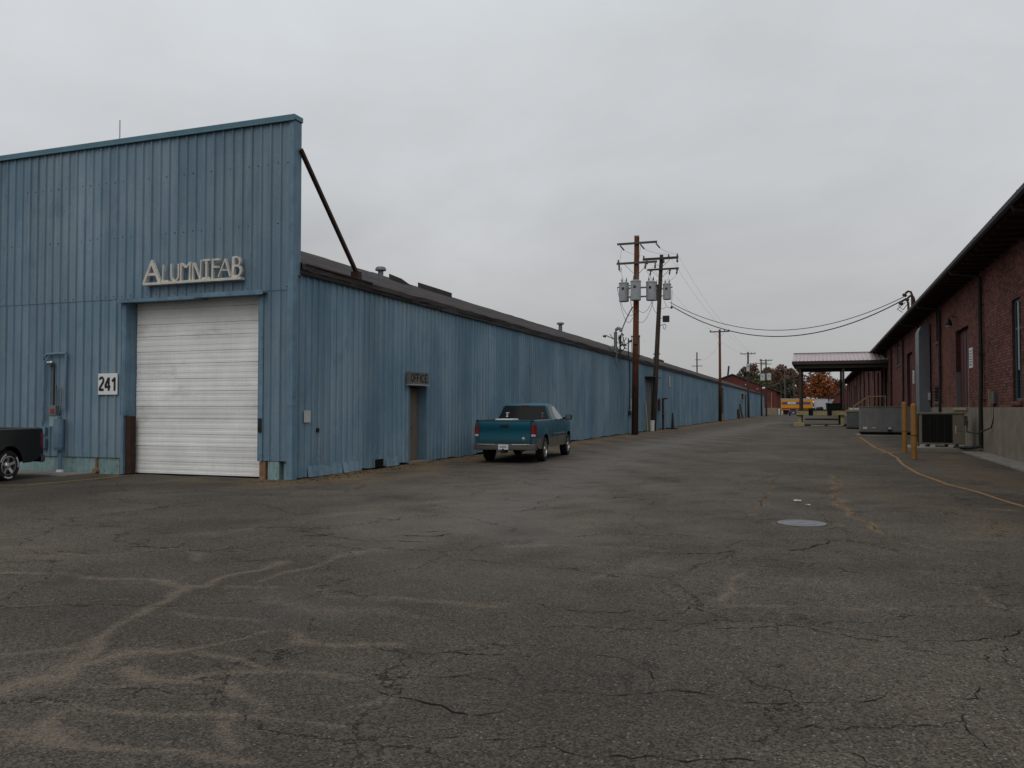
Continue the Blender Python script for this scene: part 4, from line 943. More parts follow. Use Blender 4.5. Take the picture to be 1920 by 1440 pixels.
f.build('seam_flange', 'grey_galv', du); MB().box(x0, x1, y1, 52.85, .9, 1.5).build('branch', 'duct_grey', du); MB().box(x1-.1, XR+.1, y0+.1, y1-.1, 5.5, 6.15).build('wall_collar', 'duct_grey', du)
MB().box(x1-.12, x1-.02, y0-.14, y0-.013, 2.05, 2.45).build('control_box', 'galv_light', du)
gb = thing('utility_cabinet', (2.6, 70.5, .05), 'grey green metal cabinet under the dock edge left of the large air unit', 'cabinet')
MB().box(2.06, 3.5, 70, 71.4, .08, 1.30).build('cabinet', 'green_grey', gb, bevel=.015); MB().box(2.02, 3.54, 69.96, 71.44, 1.30, 1.34).build('lid', 'green_grey', gb); MB().box(2.15, 2.75, 69.985, 69.999, .15, 1.24).box(2.8, 3.42, 69.985, 69.999, .15, 1.24).build('door_leaf', 'green_grey', gb)
MB().box(2.05, 3.5, 70.05, 71.35, -.02, .08).build('plinth', 'shadow_black', gb)

# ------------------------------------------------------------------ loading dock and canopy
dk = thing('loading_dock', (2, 84, 0), 'raised loading dock with faded yellow edge beams on posts under the canopy', 'loading dock')
MB().box(-1.75, 5.6, 79.6, 88.5, 1.30, 1.44).build('deck', 'concrete', dk, bevel=.015)
MB().box(-1.85, 5.6, 79.45, 79.59, .98, 1.40).box(-1.89, -1.76, 79.6, 88.5, .98, 1.40).build('edge_beam', 'yellow_dock', dk, bevel=.01)
f = MB()
for x in (-.85, .72): f.box(x, x+.36, 79.32, 79.449, .92, 1.40)
f.box(-1.8, 2.2, 79.40, 79.62, 1.402, 1.47); f.build('bumper', 'shadow_black', dk)
for x, y in ((-1.62, 79.8), (1.95, 79.8), (-1.62, 88.2), (1.95, 88.2)):
    MB().box(x-.14, x+.14, y-.14, y+.14, .02, 1.29).build('leg', 'yellow_dock', dk, bevel=.01)
MB().box(-1.2, 1.7, 79.75, 79.83, .52, .60).box(-1.2, 1.7, 84, 84.1, .5, .6).build('cross_brace', 'rust', dk)
MB().box(-2.15, -1.2, 79.35, 80.2, -.1, .30).build('footing', 'tan_wood', dk, bevel=.04)
f = MB()                                                                   # stair rail at the wall end
f.bar((2.85, 78.6, 1.75), (4.05, 78.6, 2.62), .085).bar((4.05, 78.6, 2.62), (5.45, 78.6, 2.62), .085)
for x, z in ((2.85, 1.75), (4.05, 2.62), (5.4, 2.62)): f.bar((x, 78.6, 0.02), (x, 78.6, z), .06)
f.build('stair_rail', 'tan_wood', dk)
f = MB()
for i in range(6): f.box(2.9+i*.28, 3.2+i*.28, 78.5, 79.4, .0, .22+i*.22)
f.build('stair', 'tan_wood', dk)
f = MB().bar((.9, 88.2, 1.44), (.9, 88.2, 2.5), .06).bar((2.6, 88.2, 1.44), (2.6, 88.2, 2.5), .06).bar((.9, 88.2, 2.47), (2.6, 88.2, 2.47), .06).bar((.9, 88.2, 2.4), (2.3, 88.2, 1.5), .06); f.build('back_rail', 'yellow_dock', dk)
tag(MB().box(2.55, 5.3, 79.9, 81.2, 1.442, 1.60).build('white_slab', 'white_paint', bevel=.01), 'long white slab lying on the dock deck near the stair', 'slab')
tag(MB().box(-.9, -.3, 82, 82.5, 1.442, 1.62).build('scrap_box', 'dark_green', bevel=.02), 'small dark box left near the outer end of the dock', 'box')
for i, (x, lab) in enumerate(((-.1, 'broken concrete wheel stop lying under the dock, left one'), (1.3, 'concrete wheel stop lying under the dock, right one'))):
    tag(MB().prism([(x-.6, 78.9, .0), (x+.6, 78.9, .0), (x+.58, 78.95, .1), (x-.58, 78.95, .1)], (0, .2, 0)).build('wheel_stop', 'concrete', bevel=.015), lab, 'wheel stop', 'wheel stops under the dock')
cp = thing('dock_canopy', (2, 84, 0), 'gabled canopy with pale pink ribbed metal roof on dark posts over the dock', 'canopy')
f = MB(); x0, x1 = -2.2, XR-.01
ez, rz_, ye, yr, yb = 5.80, 6.72, 79.2, 84.0, 88.8
xx = x0; prof = []
while xx < x1-.3: prof += [(xx, 0), (xx+.27, 0), (xx+.285, .05), (xx+.315, .05), (xx+.33, 0)]; xx += .33
prof.append((x1, 0))
f.grid([[(x, ye, ez+h) for x, h in prof], [(x, yr, rz_+h) for x, h in prof], [(x, yb, ez+h) for x, h in prof]]); f.build('metal_roof', 'canopy_roof', cp, fix=False)
MB().bar((x0, yr, rz_+.07), (x1, yr, rz_+.07), .3, .06).build('ridge_cap', 'canopy_trim', cp)
MB().box(x0-.03, x1, ye-.03, ye+.12, 5.52, 5.77).build('eave_fascia', 'canopy_trim', cp); MB().box(x0-.03, x1, yb-.12, yb+.03, 5.52, 5.77).build('eave_fascia', 'canopy_trim', cp)
MB().box(x0+.25, x1, ye+.35, ye+.6, 5.18, 5.50).box(x0+.25, x1, yb-.6, yb-.35, 5.18, 5.50).box(x0+.25, x0+.5, ye+.61, yb-.61, 5.2, 5.48).build('beam', 'canopy_trim', cp)
MB().prism([(x0, ye, 5.5), (x0, ye, ez-.02), (x0, yr, rz_-.03), (x0, yb, ez-.02), (x0, yb, 5.5)], (.06, 0, 0)).build('gable_end', 'canopy_trim', cp)
for x in (-1.55, 2.08):
    for y in (79.8, 88.2): MB().box(x-.095, x+.095, y-.095, y+.095, 1.445, 5.19).build('post', 'canopy_trim', cp)
dm = thing('waste_bin', (1.3, 86.2, 1.44), 'dark green steel bin standing on the far side of the dock deck', 'bin')
MB().prism([(.68, 85.8, 1.47), (1.93, 85.8, 1.47), (1.96, 85.75, 2.02), (.65, 85.75, 2.02)], (0, .9, 0)).build('bin', 'dark_green', dm, bevel=.02); MB().bar((.6, 85.72, 2.04), (2.01, 85.72, 2.04), .08, .06).build('rim', 'dark_green', dm)
MB().box(.75, 1.86, 85.85, 86.6, 1.441, 1.469).build('base_frame', 'shadow_black', dm)
o = MB().prism([(-.3, 85.9, 1.445), (.45, 85.9, 1.445), (.35, 85.95, 1.72), (-.25, 85.95, 1.66)], (0, .5, 0)).build('tarp_bundle', 'teal_frame', bevel=.06); tag(o, 'small teal tarp bundle on the dock left of the green bin', 'bundle')

# ------------------------------------------------------------------ utility poles
def tri_insul(mb, x, y, z): mb.lathe((x, y, z), (0, 0, 1), [(.03, 0), (.065, .05), (.04, .09), (.06, .13), (.025, .19), (.01, .2)], 8)
def transformer(par, c, r=.29, h=1.12, side=1, mat='grey_paint'):
    x, y, z = c; o = MB().lathe((x, y, z), (0, 0, 1), [(r*.9, 0), (r, .03), (r, h-.04), (r*1.06, h-.03), (r*1.06, h+.02), (r*.8, h+.07), (.01, h+.09)], 24).build('transformer', mat, par, 35)
    b = MB()
    for dx in (-.12, .13): b.lathe((x+dx, y+.05, z+h+.04), (dx*.6, 0, 1), [(.03, 0), (.06, .05), (.035, .1), (.055, .15), (.03, .2), (.012, .32)], 8)
    b.build('bushing', 'porcelain', o, 40)
    MB().cyl((x+side*r, y, z+h*.78), (x+side*(r+.11), y, z+h*.80), .035, n=8).box(x-.07, x+.07, y-r-.01, y-r+.02, z+h*.62, z+h*.75).build('terminal', 'steel_dark', o)
    return o
def cable(mb, p, q, sag, r, n=24):
    p, q = Vector(p), Vector(q); mb.tube([p.lerp(q, i/n)-Vector((0, 0, sag*4*(i/n)*(1-i/n))) for i in range(n+1)], r, 6)
def braces(par, x, y, z, half, drop, mat):
    MB().bar((x-half, y-.1, z), (x, y-.14, z-drop), .05, .02).bar((x+half, y-.1, z), (x, y-.14, z-drop), .05, .02).build('arm_brace', mat, par)
def pole_thing(bx, by, tx, tz, r0, r1, mat, lab, group='utility poles along the alley'):
    t = thing('utility_pole', (bx, by, 0), lab, 'utility pole', group)
    n = 8; MB().lathe((0, 0, 0), (0, 0, 1), [(r0, -.3), (r1, tz), (.01, tz+.02)], 14)
    b = MB(); pts = [(bx+(tx-bx)*i/n, by, -.3+(tz+.3)*i/n) for i in range(n+1)]; v = []
    for i, p in enumerate(pts):
        r = r0+(r1-r0)*i/n; v.append([(p[0]+r*math.cos(a), p[1]+r*math.sin(a), p[2]) for a in np.linspace(0, 2*math.pi, 15)])
    b.grid(v); b.add([q for q in v[-1][:-1]], [tuple(range(14))]); b.build('pole', mat, t, 50)
    return t
P1 = pole_thing(-10.5, 50.2, -10.32, 12.05, .215, .155, 'pole_red', 'tall reddish brown utility pole carrying three grey transformers, before the blue wall')
x, y = -10.33, 50.2
MB().box(x-1.16, x+1.28, y-.25, y-.15, 11.58, 11.70).build('crossarm', 'arm', P1)
MB().box(x-1.2, x+1.27, y-.26, y-.15, 10.38, 10.50).build('crossarm', 'arm', P1); braces(P1, x, y, 10.38, .72, .75, 'grey_galv')
MB().cyl((x, y, 12.05), (x, y, 12.12), .16, .16, 12).build('pole_cap', 'grey_galv', P1)
f = MB()
for dx in (-1.0, .25, 1.2): f.bar((x+dx, y-.1, 11.56), (x+dx+.16, y+.25, 11.34), .06)
f.build('dead_end_insulator', 'porcelain', P1)
f = MB()
for dx in (-1.05, .55, 1.15): f.lathe((x+dx, y-.2, 10.05), (0, .2, 1), [(.04, 0), (.075, .05), (.04, .1), (.075, .15), (.04, .2), (.05, .31)], 8)
tri_insul(f, x-1.1, y-.2, 10.5); f.build('fuse_cutout', 'porcelain', P1, 40)
MB().tube([(x-1.1, y-.25, 10.35), (x-1.0, y-.3, 9.95), (x-.9, y-.3, 9.9), (x-.88, y-.3, 10.15)], .02, 6).build('cutout_arm', 'grey_galv', P1)
transformer(P1, (x-.80, y-.02, 8.12), .30, 1.13, -1); transformer(P1, (x+.03, y-.50, 8.1), .31, 1.16, -1); transformer(P1, (x+.86, y-.02, 8.12), .29, 1.12, 1)
MB().box(x-.5, x+.58, y-.06, y+.06, 8.35, 8.43).box(x-.5, x+.58, y-.06, y+.06, 8.9, 8.98).build('transformer_bracket', 'grey_galv', P1)
f = MB()
for a, b, s in (((x-1.2, y-.1, 8.95), (x+.0, y-.3, 7.55), .9), ((x-1.2, y, 8.95), (x-.2, y-.3, 7.1), 1.0), ((x+1.2, y, 8.9), (x+.1, y-.2, 7.6), .7), ((x+1.2, y, 8.9), (x+.0, y-.2, 7.0), .9), ((x-.35, y-.6, 8.9), (x-.2, y-.3, 7.4), .2)): cable(f, a, b, s, .014, 14)
f.build('service_lead', 'grey_galv', P1)
f = MB()
for a, b in (((x-1.0, y-.1, 10.1), (x-.8, y, 9.4)), ((x+.55, y-.1, 10.1), (x+.9, y, 9.4)), ((x+.25, y-.1, 11.4), (x+.1, y-.5, 9.45)), ((x-1.0, y+.2, 11.4), (x-1.05, y-.2, 10.3))): cable(f, a, b, .05, .009, 6)
f.build('jumper_wire', 'grey_galv', P1)
P2 = pole_thing(-10.95, 58.5, -10.28, 12.38, .205, .13, 'pole_dark', 'leaning dark brown utility pole just behind the reddish one, with one transformer and floodlight box')
x, y = -10.30, 58.5
MB().box(x-1.27, x+1.22, y-.25, y-.13, 12.02, 12.18).build('crossarm', 'arm_dark', P2); braces(P2, x, y, 12.0, .62, .55, 'arm')
MB().box(x-.95, x+1.25, y-.25, y-.13, 11.28, 11.40).build('crossarm', 'arm_dark', P2); braces(P2, x-.03, y, 11.28, .62, .6, 'arm')
for dx in (-1.2, .55, 1.15): f = MB(); tri_insul(f, x+dx, y-.19, 12.18); f.build('pin_insulator', 'porcelain', P2, 40)
f = MB()
for dx in (-1.0, .2, 1.15): f.lathe((x+dx, y-.2, 11.75), (0, 0, 1), [(.03, 0), (.085, .05), (.05, .1), (.085, .15), (.03, .27)], 8)
for dx in (-.75, .6, 1.1): f.lathe((x+dx, y-.25, 10.93), (.15, 0, 1), [(.04, 0), (.07, .1), (.04, .2), (.08, .3), (.05, .36)], 8)
f.build('fuse_cutout', 'porcelain', P2, 40)
transformer(P2, (x+.40, y-.05, 9.2), .28, 1.08, 1); transformer(P2, (x-.52, y+.12, 9.2), .28, 1.08, -1, 'grey_galv')
MB().box(x-.4, x+.25, y-.06, y+.06, 9.45, 9.52).box(x-.4, x+.25, y-.06, y+.06, 9.95, 10.02).build('transformer_bracket', 'grey_galv', P2)
MB().box(x+.12, x+.56, y-.3, y, 7.62, 8.06).build('floodlight_box', 'steel_dark', P2, bevel=.02)
MB().bar((x-.1, y-.1, 7.9), (x+.2, y-.15, 7.9), .03).bar((x-.1, y-.1, 7.4), (x+.3, y-.15, 7.46), .04).build('box_arm', 'steel_dark', P2)
f = MB()
for a, b, s in (((x+.75, y, 9.9), (x+.7, y-.1, 8.65), .3), ((x+.2, y, 9.1), (x+.7, y-.1, 8.7), .25), ((x-.1, y-.1, 8.65), (x+.35, y-.1, 8.7), .1), ((x-.9, y, 9.9), (x-.1, y-.1, 8.3), .6), ((x+.15, y-.15, 7.3), (x+.35, y-.15, 7.4), .25)): cable(f, a, b, s, .014, 12)
f.build('service_lead', 'black', P2)
f = MB()
for a, b in (((x+.6, y-.1, 10.95), (x+.35, y, 10.5)), ((x+1.1, y-.1, 10.95), (x+.5, y, 10.45)), ((x+1.15, y-.2, 11.7), (x+1.1, y-.2, 11.3)), ((x-.75, y-.2, 10.9), (x-.5, y, 10.5))): cable(f, a, b, .05, .009, 6)
f.build('jumper_wire', 'grey_galv', P2)
f = MB().lathe((x+.72, y-.1, 8.55), (0, 0, 1), [(.05, 0), (.09, .06), (.05, .14)], 8); f.build('splice', 'black', P2)
MB().tube([(x+.2, y-.14, 7.46), (x+.12, y-.2, 7.25), (x+.22, y-.2, 7.1), (x+.34, y-.2, 7.2), (x+.3, y-.15, 7.44)], .01, 5).build('wire_loop', 'grey_galv', P2)
def simple_pole(bx, by, tz, armz, half, lab, r=.17, mat='pole_grey', tx=None, extra=0):
    t = pole_thing(bx, by, tx or bx, tz, r, r*.66, mat, lab); x = tx or bx
    MB().box(x-half, x+half, by-.24, by-.13, armz-.07, armz+.06).build('crossarm', 'arm', t); braces(t, x, by, armz-.06, half*.52, half*.55, 'arm')
    for dx in (-.93, .5, .95): f = MB(); tri_insul(f, x+dx*half, by-.18, armz+.06); f.build('pin_insulator', 'porcelain', t, 40)
    if extra: MB().box(x-half*.9, x+half*.9, by-.24, by-.13, armz-extra, armz-extra+.12).build('crossarm', 'arm', t)
    return t
P3 = simple_pole(-11.0, 101.8, 10.95, 10.68, 1.15, 'slim red brown utility pole with a single crossarm beside the dark doorway', .19, 'pole_red')
MB().box(-11.18, -10.82, 101.6, 101.9, 9.2, 9.3).build('pole_band', 'grey_galv', P3)
P4 = simple_pole(-10.75, 141, 10.7, 10.40, 1.18, 'distant utility pole with one pale transformer near the end of the blue wall', .19, 'pole_dark')
transformer(P4, (-10.75, 140.6, 7.5), .26, 1.15, 1, 'galv_light')
P5 = simple_pole(-10.25, 166, 10.9, 10.1, 1.05, 'distant thin utility pole, left one of the far transformer pair', .17, 'pole_dark')
P6 = simple_pole(-9.25, 164, 10.75, 10.5, 1.15, 'distant utility pole with two pale transformers and double crossarms', .17, 'pole_dark', extra=.75)
transformer(P6, (-9.85, 163.8, 6.7), .46, 1.2, -1, 'galv_light'); transformer(P6, (-8.75, 163.8, 6.75), .42, 1.2, 1, 'galv_light')
P7 = pole_thing(-26.9, 200, -26.9, 14.7, .2, .14, 'pole_dark', 'dark pole with two small crossarms rising behind the blue roof')
MB().box(-28.1, -25.6, 199.8, 199.9, 11.35, 11.5).build('crossarm', 'arm_dark', P7); MB().box(-27.3, -25.9, 199.8, 199.9, 12.85, 12.97).build('crossarm', 'arm_dark', P7)
P8 = simple_pole(-8.0, 222, 11.3, 10.9, .5, 'pale concrete coloured far pole beside the brick gable corner', .24, 'pole_grey')
P9 = simple_pole(-6.2, 236, 10.2, 9.9, 1.1, 'far pole with crossarm and lamp above the yellow trailer', .16, 'pole_grey'); MB().lathe((-5.75, 236, 7.2), (0, 0, 1), [(.1, 0), (.22, .1), (.14, .5), (.02, .55)], 10).build('lamp', 'lamp_white', P9)
P10 = pole_thing(-4.4, 240, -4.1, 9.4, .16, .11, 'pole_grey', 'thin leaning far pole, rightmost above the yellow trailer')
# wires
def wire(p, q, sag, r, lab, group, mat='black', n=36):
    f = MB(); cable(f, p, q, sag, r, n); tag(f.build('overhead_cable', mat, smooth=60), lab, 'cable', group)
wire((-9.6, 58.4, 8.75), (WHX-.3, WHY, 7.78), 2.15, .032, 'lower heavy black cable sagging across the alley from pole to brick eave', 'heavy cables across the alley')
wire((-9.7, 58.4, 9.0), (WHX-.3, WHY+.3, 7.95), 1.95, .022, 'upper thinner black cable sagging across the alley from pole to brick eave', 'heavy cables across the alley')
for i, (dx1, dx2) in enumerate(((-1.0, -1.2), (.25, .55), (1.2, 1.15))):
    wire((-10.33+dx1+.16, 50.45, 11.34), (-10.30+dx2, 58.3, 12.36), .1, .008, 'thin primary wire between the reddish pole and the leaning dark pole', 'thin wires between the two near poles', 'grey_galv', 10)
for i, dx in enumerate((-1.07, .57, 1.1)):
    wire((-10.30+(-1.2, .55, 1.15)[i], 58.3, 12.36), (-11.0+dx, 101.6, 10.92), .5, .006, 'thin grey line wire from the leaning pole to the slim red brown pole', 'thin line wires down the alley', 'grey_galv')
    wire((-11.0+dx, 101.6, 10.92), (-10.75+dx, 140.8, 10.64), .5, .006, 'thin grey line wire from the slim red brown pole to the distant pole', 'far thin line wires down the alley', 'grey_galv')
wire((-27, 199.8, 13), (-11.0, 101.8, 9.25), 1.0, .008, 'faint wire from the pole behind the roof to the slim alley pole', None, 'grey_galv')
# service mast on the blue roof edge
sm = thing('service_mast', (-11.2, 48.5, 4.6), 'cluster of dark weatherheads and insulators on the blue warehouse eave', 'service mast')
x, y = -11.25, 48.4
MB().tube([(x, y, 4.3), (x, y, 6.1), (x+.03, y, 6.25), (x+.15, y, 6.34), (x+.3, y, 6.28), (x+.34, y, 6.15)], .10, 10).build('gooseneck', 'grey_galv', sm, 50)
MB().tube([(x+.28, y, 4.5), (x+.28, y, 5.9), (x+.38, y, 6.02), (x+.48, y, 5.9)], .05, 8).tube([(x+.7, y+.3, 4.4), (x+.7, y+.3, 5.75)], .035, 8).tube([(x+.95, y+.6, 4.5), (x+.95, y+.6, 5.95)], .03, 8).build('conduit', 'steel_dark', sm, 50)
f = MB().bar((x-.1, y-.1, 5.7), (x-.55, y-.1, 5.92), .05); f.lathe((x-.55, y-.1, 5.86), (-1, 0, .2), [(.05, 0), (.09, .05), (.05, .1), (.08, .15), (.02, .2)], 8).lathe((x+.75, y+.3, 5.55), (1, 0, .3), [(.05, 0), (.09, .05), (.05, .1), (.08, .15), (.02, .2)], 8).lathe((x+1.05, y+.3, 5.4), (1, 0, -.2), [(.05, 0), (.09, .05), (.05, .1), (.08, .15), (.02, .2)], 8).lathe((x+.45, y, 5.3), (1, 0, .3), [(.05, 0), (.09, .05), (.05, .1), (.08, .15), (.02, .2)], 8); f.build('insulator', 'steel_dark', sm, 40)
f = MB(); rng = random.Random(2)
for i in range(9):
    a = Vector((x+rng.uniform(-.5, .4), y, rng.uniform(5.2, 6.1))); b = Vector((x+rng.uniform(.1, 1.1), y+.2, rng.uniform(4.9, 5.8))); cable(f, a, b, rng.uniform(.15, .4), .022, 10)
f.build('cable_loop', 'black', sm)
f = MB(); cable(f, (x+.34, y, 6.1), (-10.55, 50.0, 7.75), -.12, .035, 12); f.build('drop_cable', 'black', sm)
dp = thing('service_conduit', (XB+.05, 52.2, 1.3), 'thin conduit with a small box running down the blue wall by the reddish pole', 'conduit')
MB().tube([(XB+.07, 52.2, 1.5), (XB+.07, 52.2, 4.6)], .03, 8).build('pipe', 'steel_dark', dp); MB().box(XB+.036, XB+.18, 52.3, 52.8, 1.35, 2.2).build('meter_box', 'galv_light', dp, bevel=.01); MB().box(XB+.036, XB+.16, 51.9, 52.2, 1.15, 1.45).build('switch_box', 'steel_dark', dp)
MB().cyl((-12.2, 57.5, 5), (-12.2, 57.5, 6.6), .03, n=8).lathe((-12.2, 57.5, 6.55), (0, 0, 1), [(.03, 0), (.07, .03), (.07, .1), (.01, .12)], 8).build('vent_pipe', 'grey_galv', roof)
# fire standpipe etc. by the side door
sp_ = thing('fire_standpipe', (-10.95, 62.6, 0), 'red and dark fire department standpipe with valves against the blue wall', 'standpipe')
M['valve_red'] = worn('valve_red', (.07, .012, .018), .6, .2, 5)
MB().cyl((-10.95, 62.6, -.05), (-10.95, 62.6, 2.35), .075, n=12).build('pipe', 'steel_dark', sp_); MB().bar((-11.0, 62.6, 2.28), (-10.6, 62.6, 2.32), .11).cyl((-11.02, 62.55, 1.05), (-10.85, 62.55, 1.05), .14, n=12).cyl((-11.02, 62.55, 1.9), (-10.9, 62.55, 1.9), .1, n=10).build('valve', 'valve_red', sp_)
MB().box(-11.22, -11.12, 62.1, 62.5, 1.4, 2.3).build('valve_box', 'valve_red', sp_)
bs = thing('tapered_marker_post', (-10.5, 64.2, 0), 'dark tapered marker post standing on a flat base near the red standpipe', 'marker post')
MB().cyl((-10.5, 64.2, .06), (-10.5, 64.2, 1.25), .13, .045, 14).build('post', 'steel_dark', bs, 40); MB().box(-10.95, -10.1, 63.9, 64.5, -.02, .06).build('base', 'rubber', bs, bevel=.01)
tag(MB().bar((-10.9, 56.4, .02), (-11.2, 57.3, 2.05), .22, .03, up=(1, 0, 0)).build('leaning_board', 'tan_wood'), 'pale board leaning on the blue wall left of the grey side door', 'board')
bk = thing('bucket', (-11.0, 58.2, 0), 'white plastic bin standing before the grey side door', 'bucket'); MB().lathe((-10.95, 58.2, 0), (0, 0, 1), [(.15, 0), (.18, .66), (.19, .67), (.19, .70)], 18).build('bin', 'white_paint', bk, 40); MB().lathe((-10.95, 58.2, .70), (0, 0, 1), [(.195, 0), (.195, .03), (.01, .05)], 18).build('lid', 'white_paint', bk, 40)
rng = random.Random(4)
for i in range(5):
    o = MB().bar((-10.9+rng.uniform(-.2, .2), 126+i*1.2, -.02), (-11.15, 126.3+i*1.2, rng.uniform(1.2, 2.4)), .3, .05).build('scrap_sheet', 'rust')
    tag(o, 'rusty scrap sheet leaning on the far part of the blue wall', 'scrap', 'scrap sheets leaning on the blue wall')
# ------------------------------------------------------------------ pickups
def wheel(par, x, y, r, wd, side, mat_rim, letters=False):
    d = (side, 0, 0); xi = x-side*wd/2
    t = MB().lathe((xi, y, r), d, [(r*.62, 0), (r*.93, 0), (r, wd*.14), (r, wd*.86), (r*.95, wd), (r*.80, wd+.008), (r*.64, wd-.004), (r*.60, wd*.8)], 36)
    for k in range(40):                                  # tread blocks
        a = 2*math.pi*k/40; t.bar((xi+side*wd*.12, y+math.cos(a)*(r+.002), r+math.sin(a)*(r+.002)), (xi+side*wd*.88, y+math.cos(a+.03)*(r+.002), r+math.sin(a+.03)*(r+.002)), r*.10, .012, up=(0, math.cos(a), math.sin(a)))
    w_ = t.build('wheel', 'rubber', par, 50)
    b = MB().lathe((xi, y, r), d, [(r*.63, wd*.55), (r*.66, wd*.985), (r*.60, wd*.99), (r*.55, wd*.62), (r*.30, wd*.55), (r*.28, wd*.80), (r*.20, wd*.88), (r*.18, wd*.98), (.01, wd*1.0)], 30)
    for k in range(5):
        a = 2*math.pi*k/5+.3; b.bar((xi+side*wd*.78, y+math.cos(a)*r*.2, r+math.sin(a)*r*.2), (xi+side*wd*.86, y+math.cos(a)*r*.60, r+math.sin(a)*r*.60), r*.20, .04, up=d)
    b.build('rim', mat_rim, w_, 40)
    MB().lathe((xi, y, r), d, [(r*.56, wd*.5), (r*.56, wd*.53), (.01, wd*.53)], 20).build('brake_disc', 'steel_dark', w_, 40)
    if letters:
        l_ = MB()
        for a0 in (0.4, 2.5, 4.4):
            for k in range(7): a = a0+k*.13; l_.bar((xi+side*(wd+.012), y+math.cos(a)*r*.76, r+math.sin(a)*r*.76), (xi+side*(wd+.012), y+math.cos(a)*r*.87, r+math.sin(a)*r*.87), .028, .004, up=d)
        l_.build('tyre_lettering', 'white_paint', w_)
    return w_
def pickup(label, cat_group, paint, lower, two_tone, rim, letters):
    t = thing('pickup_truck', (0, 0, 0), label, 'pickup truck', cat_group)
    L, HW = 5.62, .975; RA, FA, WR = 1.28, 4.72, .365; AR = .45
    zsplit = .72
    def top(y):
        if y < 2.28: return 1.24
        if y < 4.2: return 1.24+.02*math.sin((y-2.28)/1.9*3.1)
        u = (y-4.2)/(L-4.2); return 1.24-.10*u-.20*max(0, u-.72)/.28*.8
    def bot(y):
        z = .40 if .1 < y < L-.1 else .46
        if y < .5: z = max(z, .58-.36*y)
        for c_ in (RA, FA):
            if abs(y-c_) < AR: z = max(z, WR+.03+math.sqrt(AR*AR-(y-c_)**2))
        return z
    def hw(y, z):
        e_ = 1.0
        if y < .35: e_ = 1-.035*((.35-y)/.35)**2
        if y > L-.75: e_ = 1-.14*((y-(L-.75))/.75)**2
        k = z-.85; c_ = HW-.012-.22*max(0, k-.12)**1.6*1.2-.05*max(0, -k)**1.5
        for a in (RA, FA):                               # wheel arch lip flare
            d = math.hypot(y-a, z-WR-.02)
            if AR-.02 < d < AR+.16: c_ += .022*(1-(d-AR+.02)/.18)
        return c_*e_
    ysl = sorted(set([round(v, 3) for v in np.linspace(.08, L, 74)]+[RA-AR, RA+AR, FA-AR, FA+AR, RA-AR+.01, RA+AR-.01, FA-AR+.01, FA+AR-.01]))
    lev = [0, .46, .56, .66, zsplit-.004, zsplit, .82, .92, 1.02, 1.12, 1.19, 9]
    body = MB(); low = MB()
    for s in (-1, 1):
        rows = []
        for y in ysl:
            b_, t_ = bot(y), top(y); rows.append([(s*hw(y, min(max(b_ if z == 0 else z, b_), t_)), y, min(max(b_ if z == 0 else z, b_), t_)) for z in lev])
        low.grid([r[:5] for r in rows]); body.grid([r[4:] for r in rows])
    # hood, cowl, front
    hy = [y for y in ysl if y >= 4.15]
    body.grid([[(x*hw(y, top(y)), y, top(y)+.045*(1-x*x)) for x in (-1, -.8, -.4, 0, .4, .8, 1)] for y in hy])
    y = ysl[-1]; body.grid([[(x*hw(y, z), y+.05*(1-x*x), z) for x in (-1, -.5, 0, .5, 1)] for z in (.46, .6, .8, top(y))])
    # bed: rails, inner sides, floor, bulkhead, rear corner posts
    by0, by1 = .10, 2.20
    for s in (-1, 1):
        body.grid([[(s*hw(y, 1.24), y, 1.24), (s*(hw(y, 1.24)-.03), y, 1.262), (s*.80, y, 1.262), (s*.80, y, .78)] for y in np.linspace(.08, by1, 12)])
        body.grid([[(s*hw(.08, z), .08, z), (s*.805, .075, z)] for z in (.56, .72, .9, 1.05, 1.24)])
        body.box(min(s*.74, s*.80), max(s*.74, s*.80), .9, 1.66, .78, 1.02)
    body.box(-.80, .80, by0, by1, .74, .78); body.box(-.88, .88, by1, by1+.04, .74, 1.255)
    # cab: rings of a rounded box
    def gh(z): k = z-1.24; return (.905-k*.40, 2.27+k*.46, 4.34-k*1.62)   # half width, rear y, front y
    def ring(z, inset=0):
        w_, r_, f_ = gh(z); w_ -= inset; r_ += inset*1.2; f_ -= inset*1.6; c_ = .07
        return [(-w_, r_+c_, z), (-w_+c_*.35, r_+c_*.35, z), (-w_+c_, r_, z), (0, r_-.025, z), (w_-c_, r_, z), (w_-c_*.35, r_+c_*.35, z), (w_, r_+c_, z), (w_+.0, (r_+f_)/2, z), (w_, f_-.1, z), (w_-.09, f_, z), (0, f_+.09, z), (-w_+.09, f_, z), (-w_, f_-.1, z), (-w_, (r_+f_)/2, z)]
    rg = [ring(1.20), ring(1.40), ring(1.60), ring(1.70), [(x, y, 1.745) for x, y, z in ring(1.70, .05)], [(x, y, 1.775) for x, y, z in ring(1.70, .16)], [(x*.5, 3.15+(y-3.15)*.5, 1.79) for x, y, z in ring(1.70, .2)]]
    body.grid([r+[r[0]] for r in rg]); body.add(rg[-1], [tuple(range(14))])
    bo = body.build('body', paint, t, 32)
    low.build('lower_body', lower, t, 32)
    # glass
    g = MB(); rows = []
    for z in (1.27, 1.42, 1.55, 1.705):
        w_, r_, f_ = gh(z); rows.append([(x*(w_-.045), r_-.012-.025*(1-abs(x))-.004, z) for x in (-1, -.5, 0, .5, 1)])
    g.grid(rows); rw = g.build('rear_window', 'truck_glass', t, 60)
    rows = []
    g = MB()
    for z in (1.285, 1.42, 1.55, 1.67):
        w_, r_, f_ = gh(z); rows.append([(x*(w_-.12), f_+.012+.09*(1-abs(x)), z) for x in (-1, -.5, 0, .5, 1)])
    g.grid(rows); g.build('windshield', 'truck_glass', t, 60)
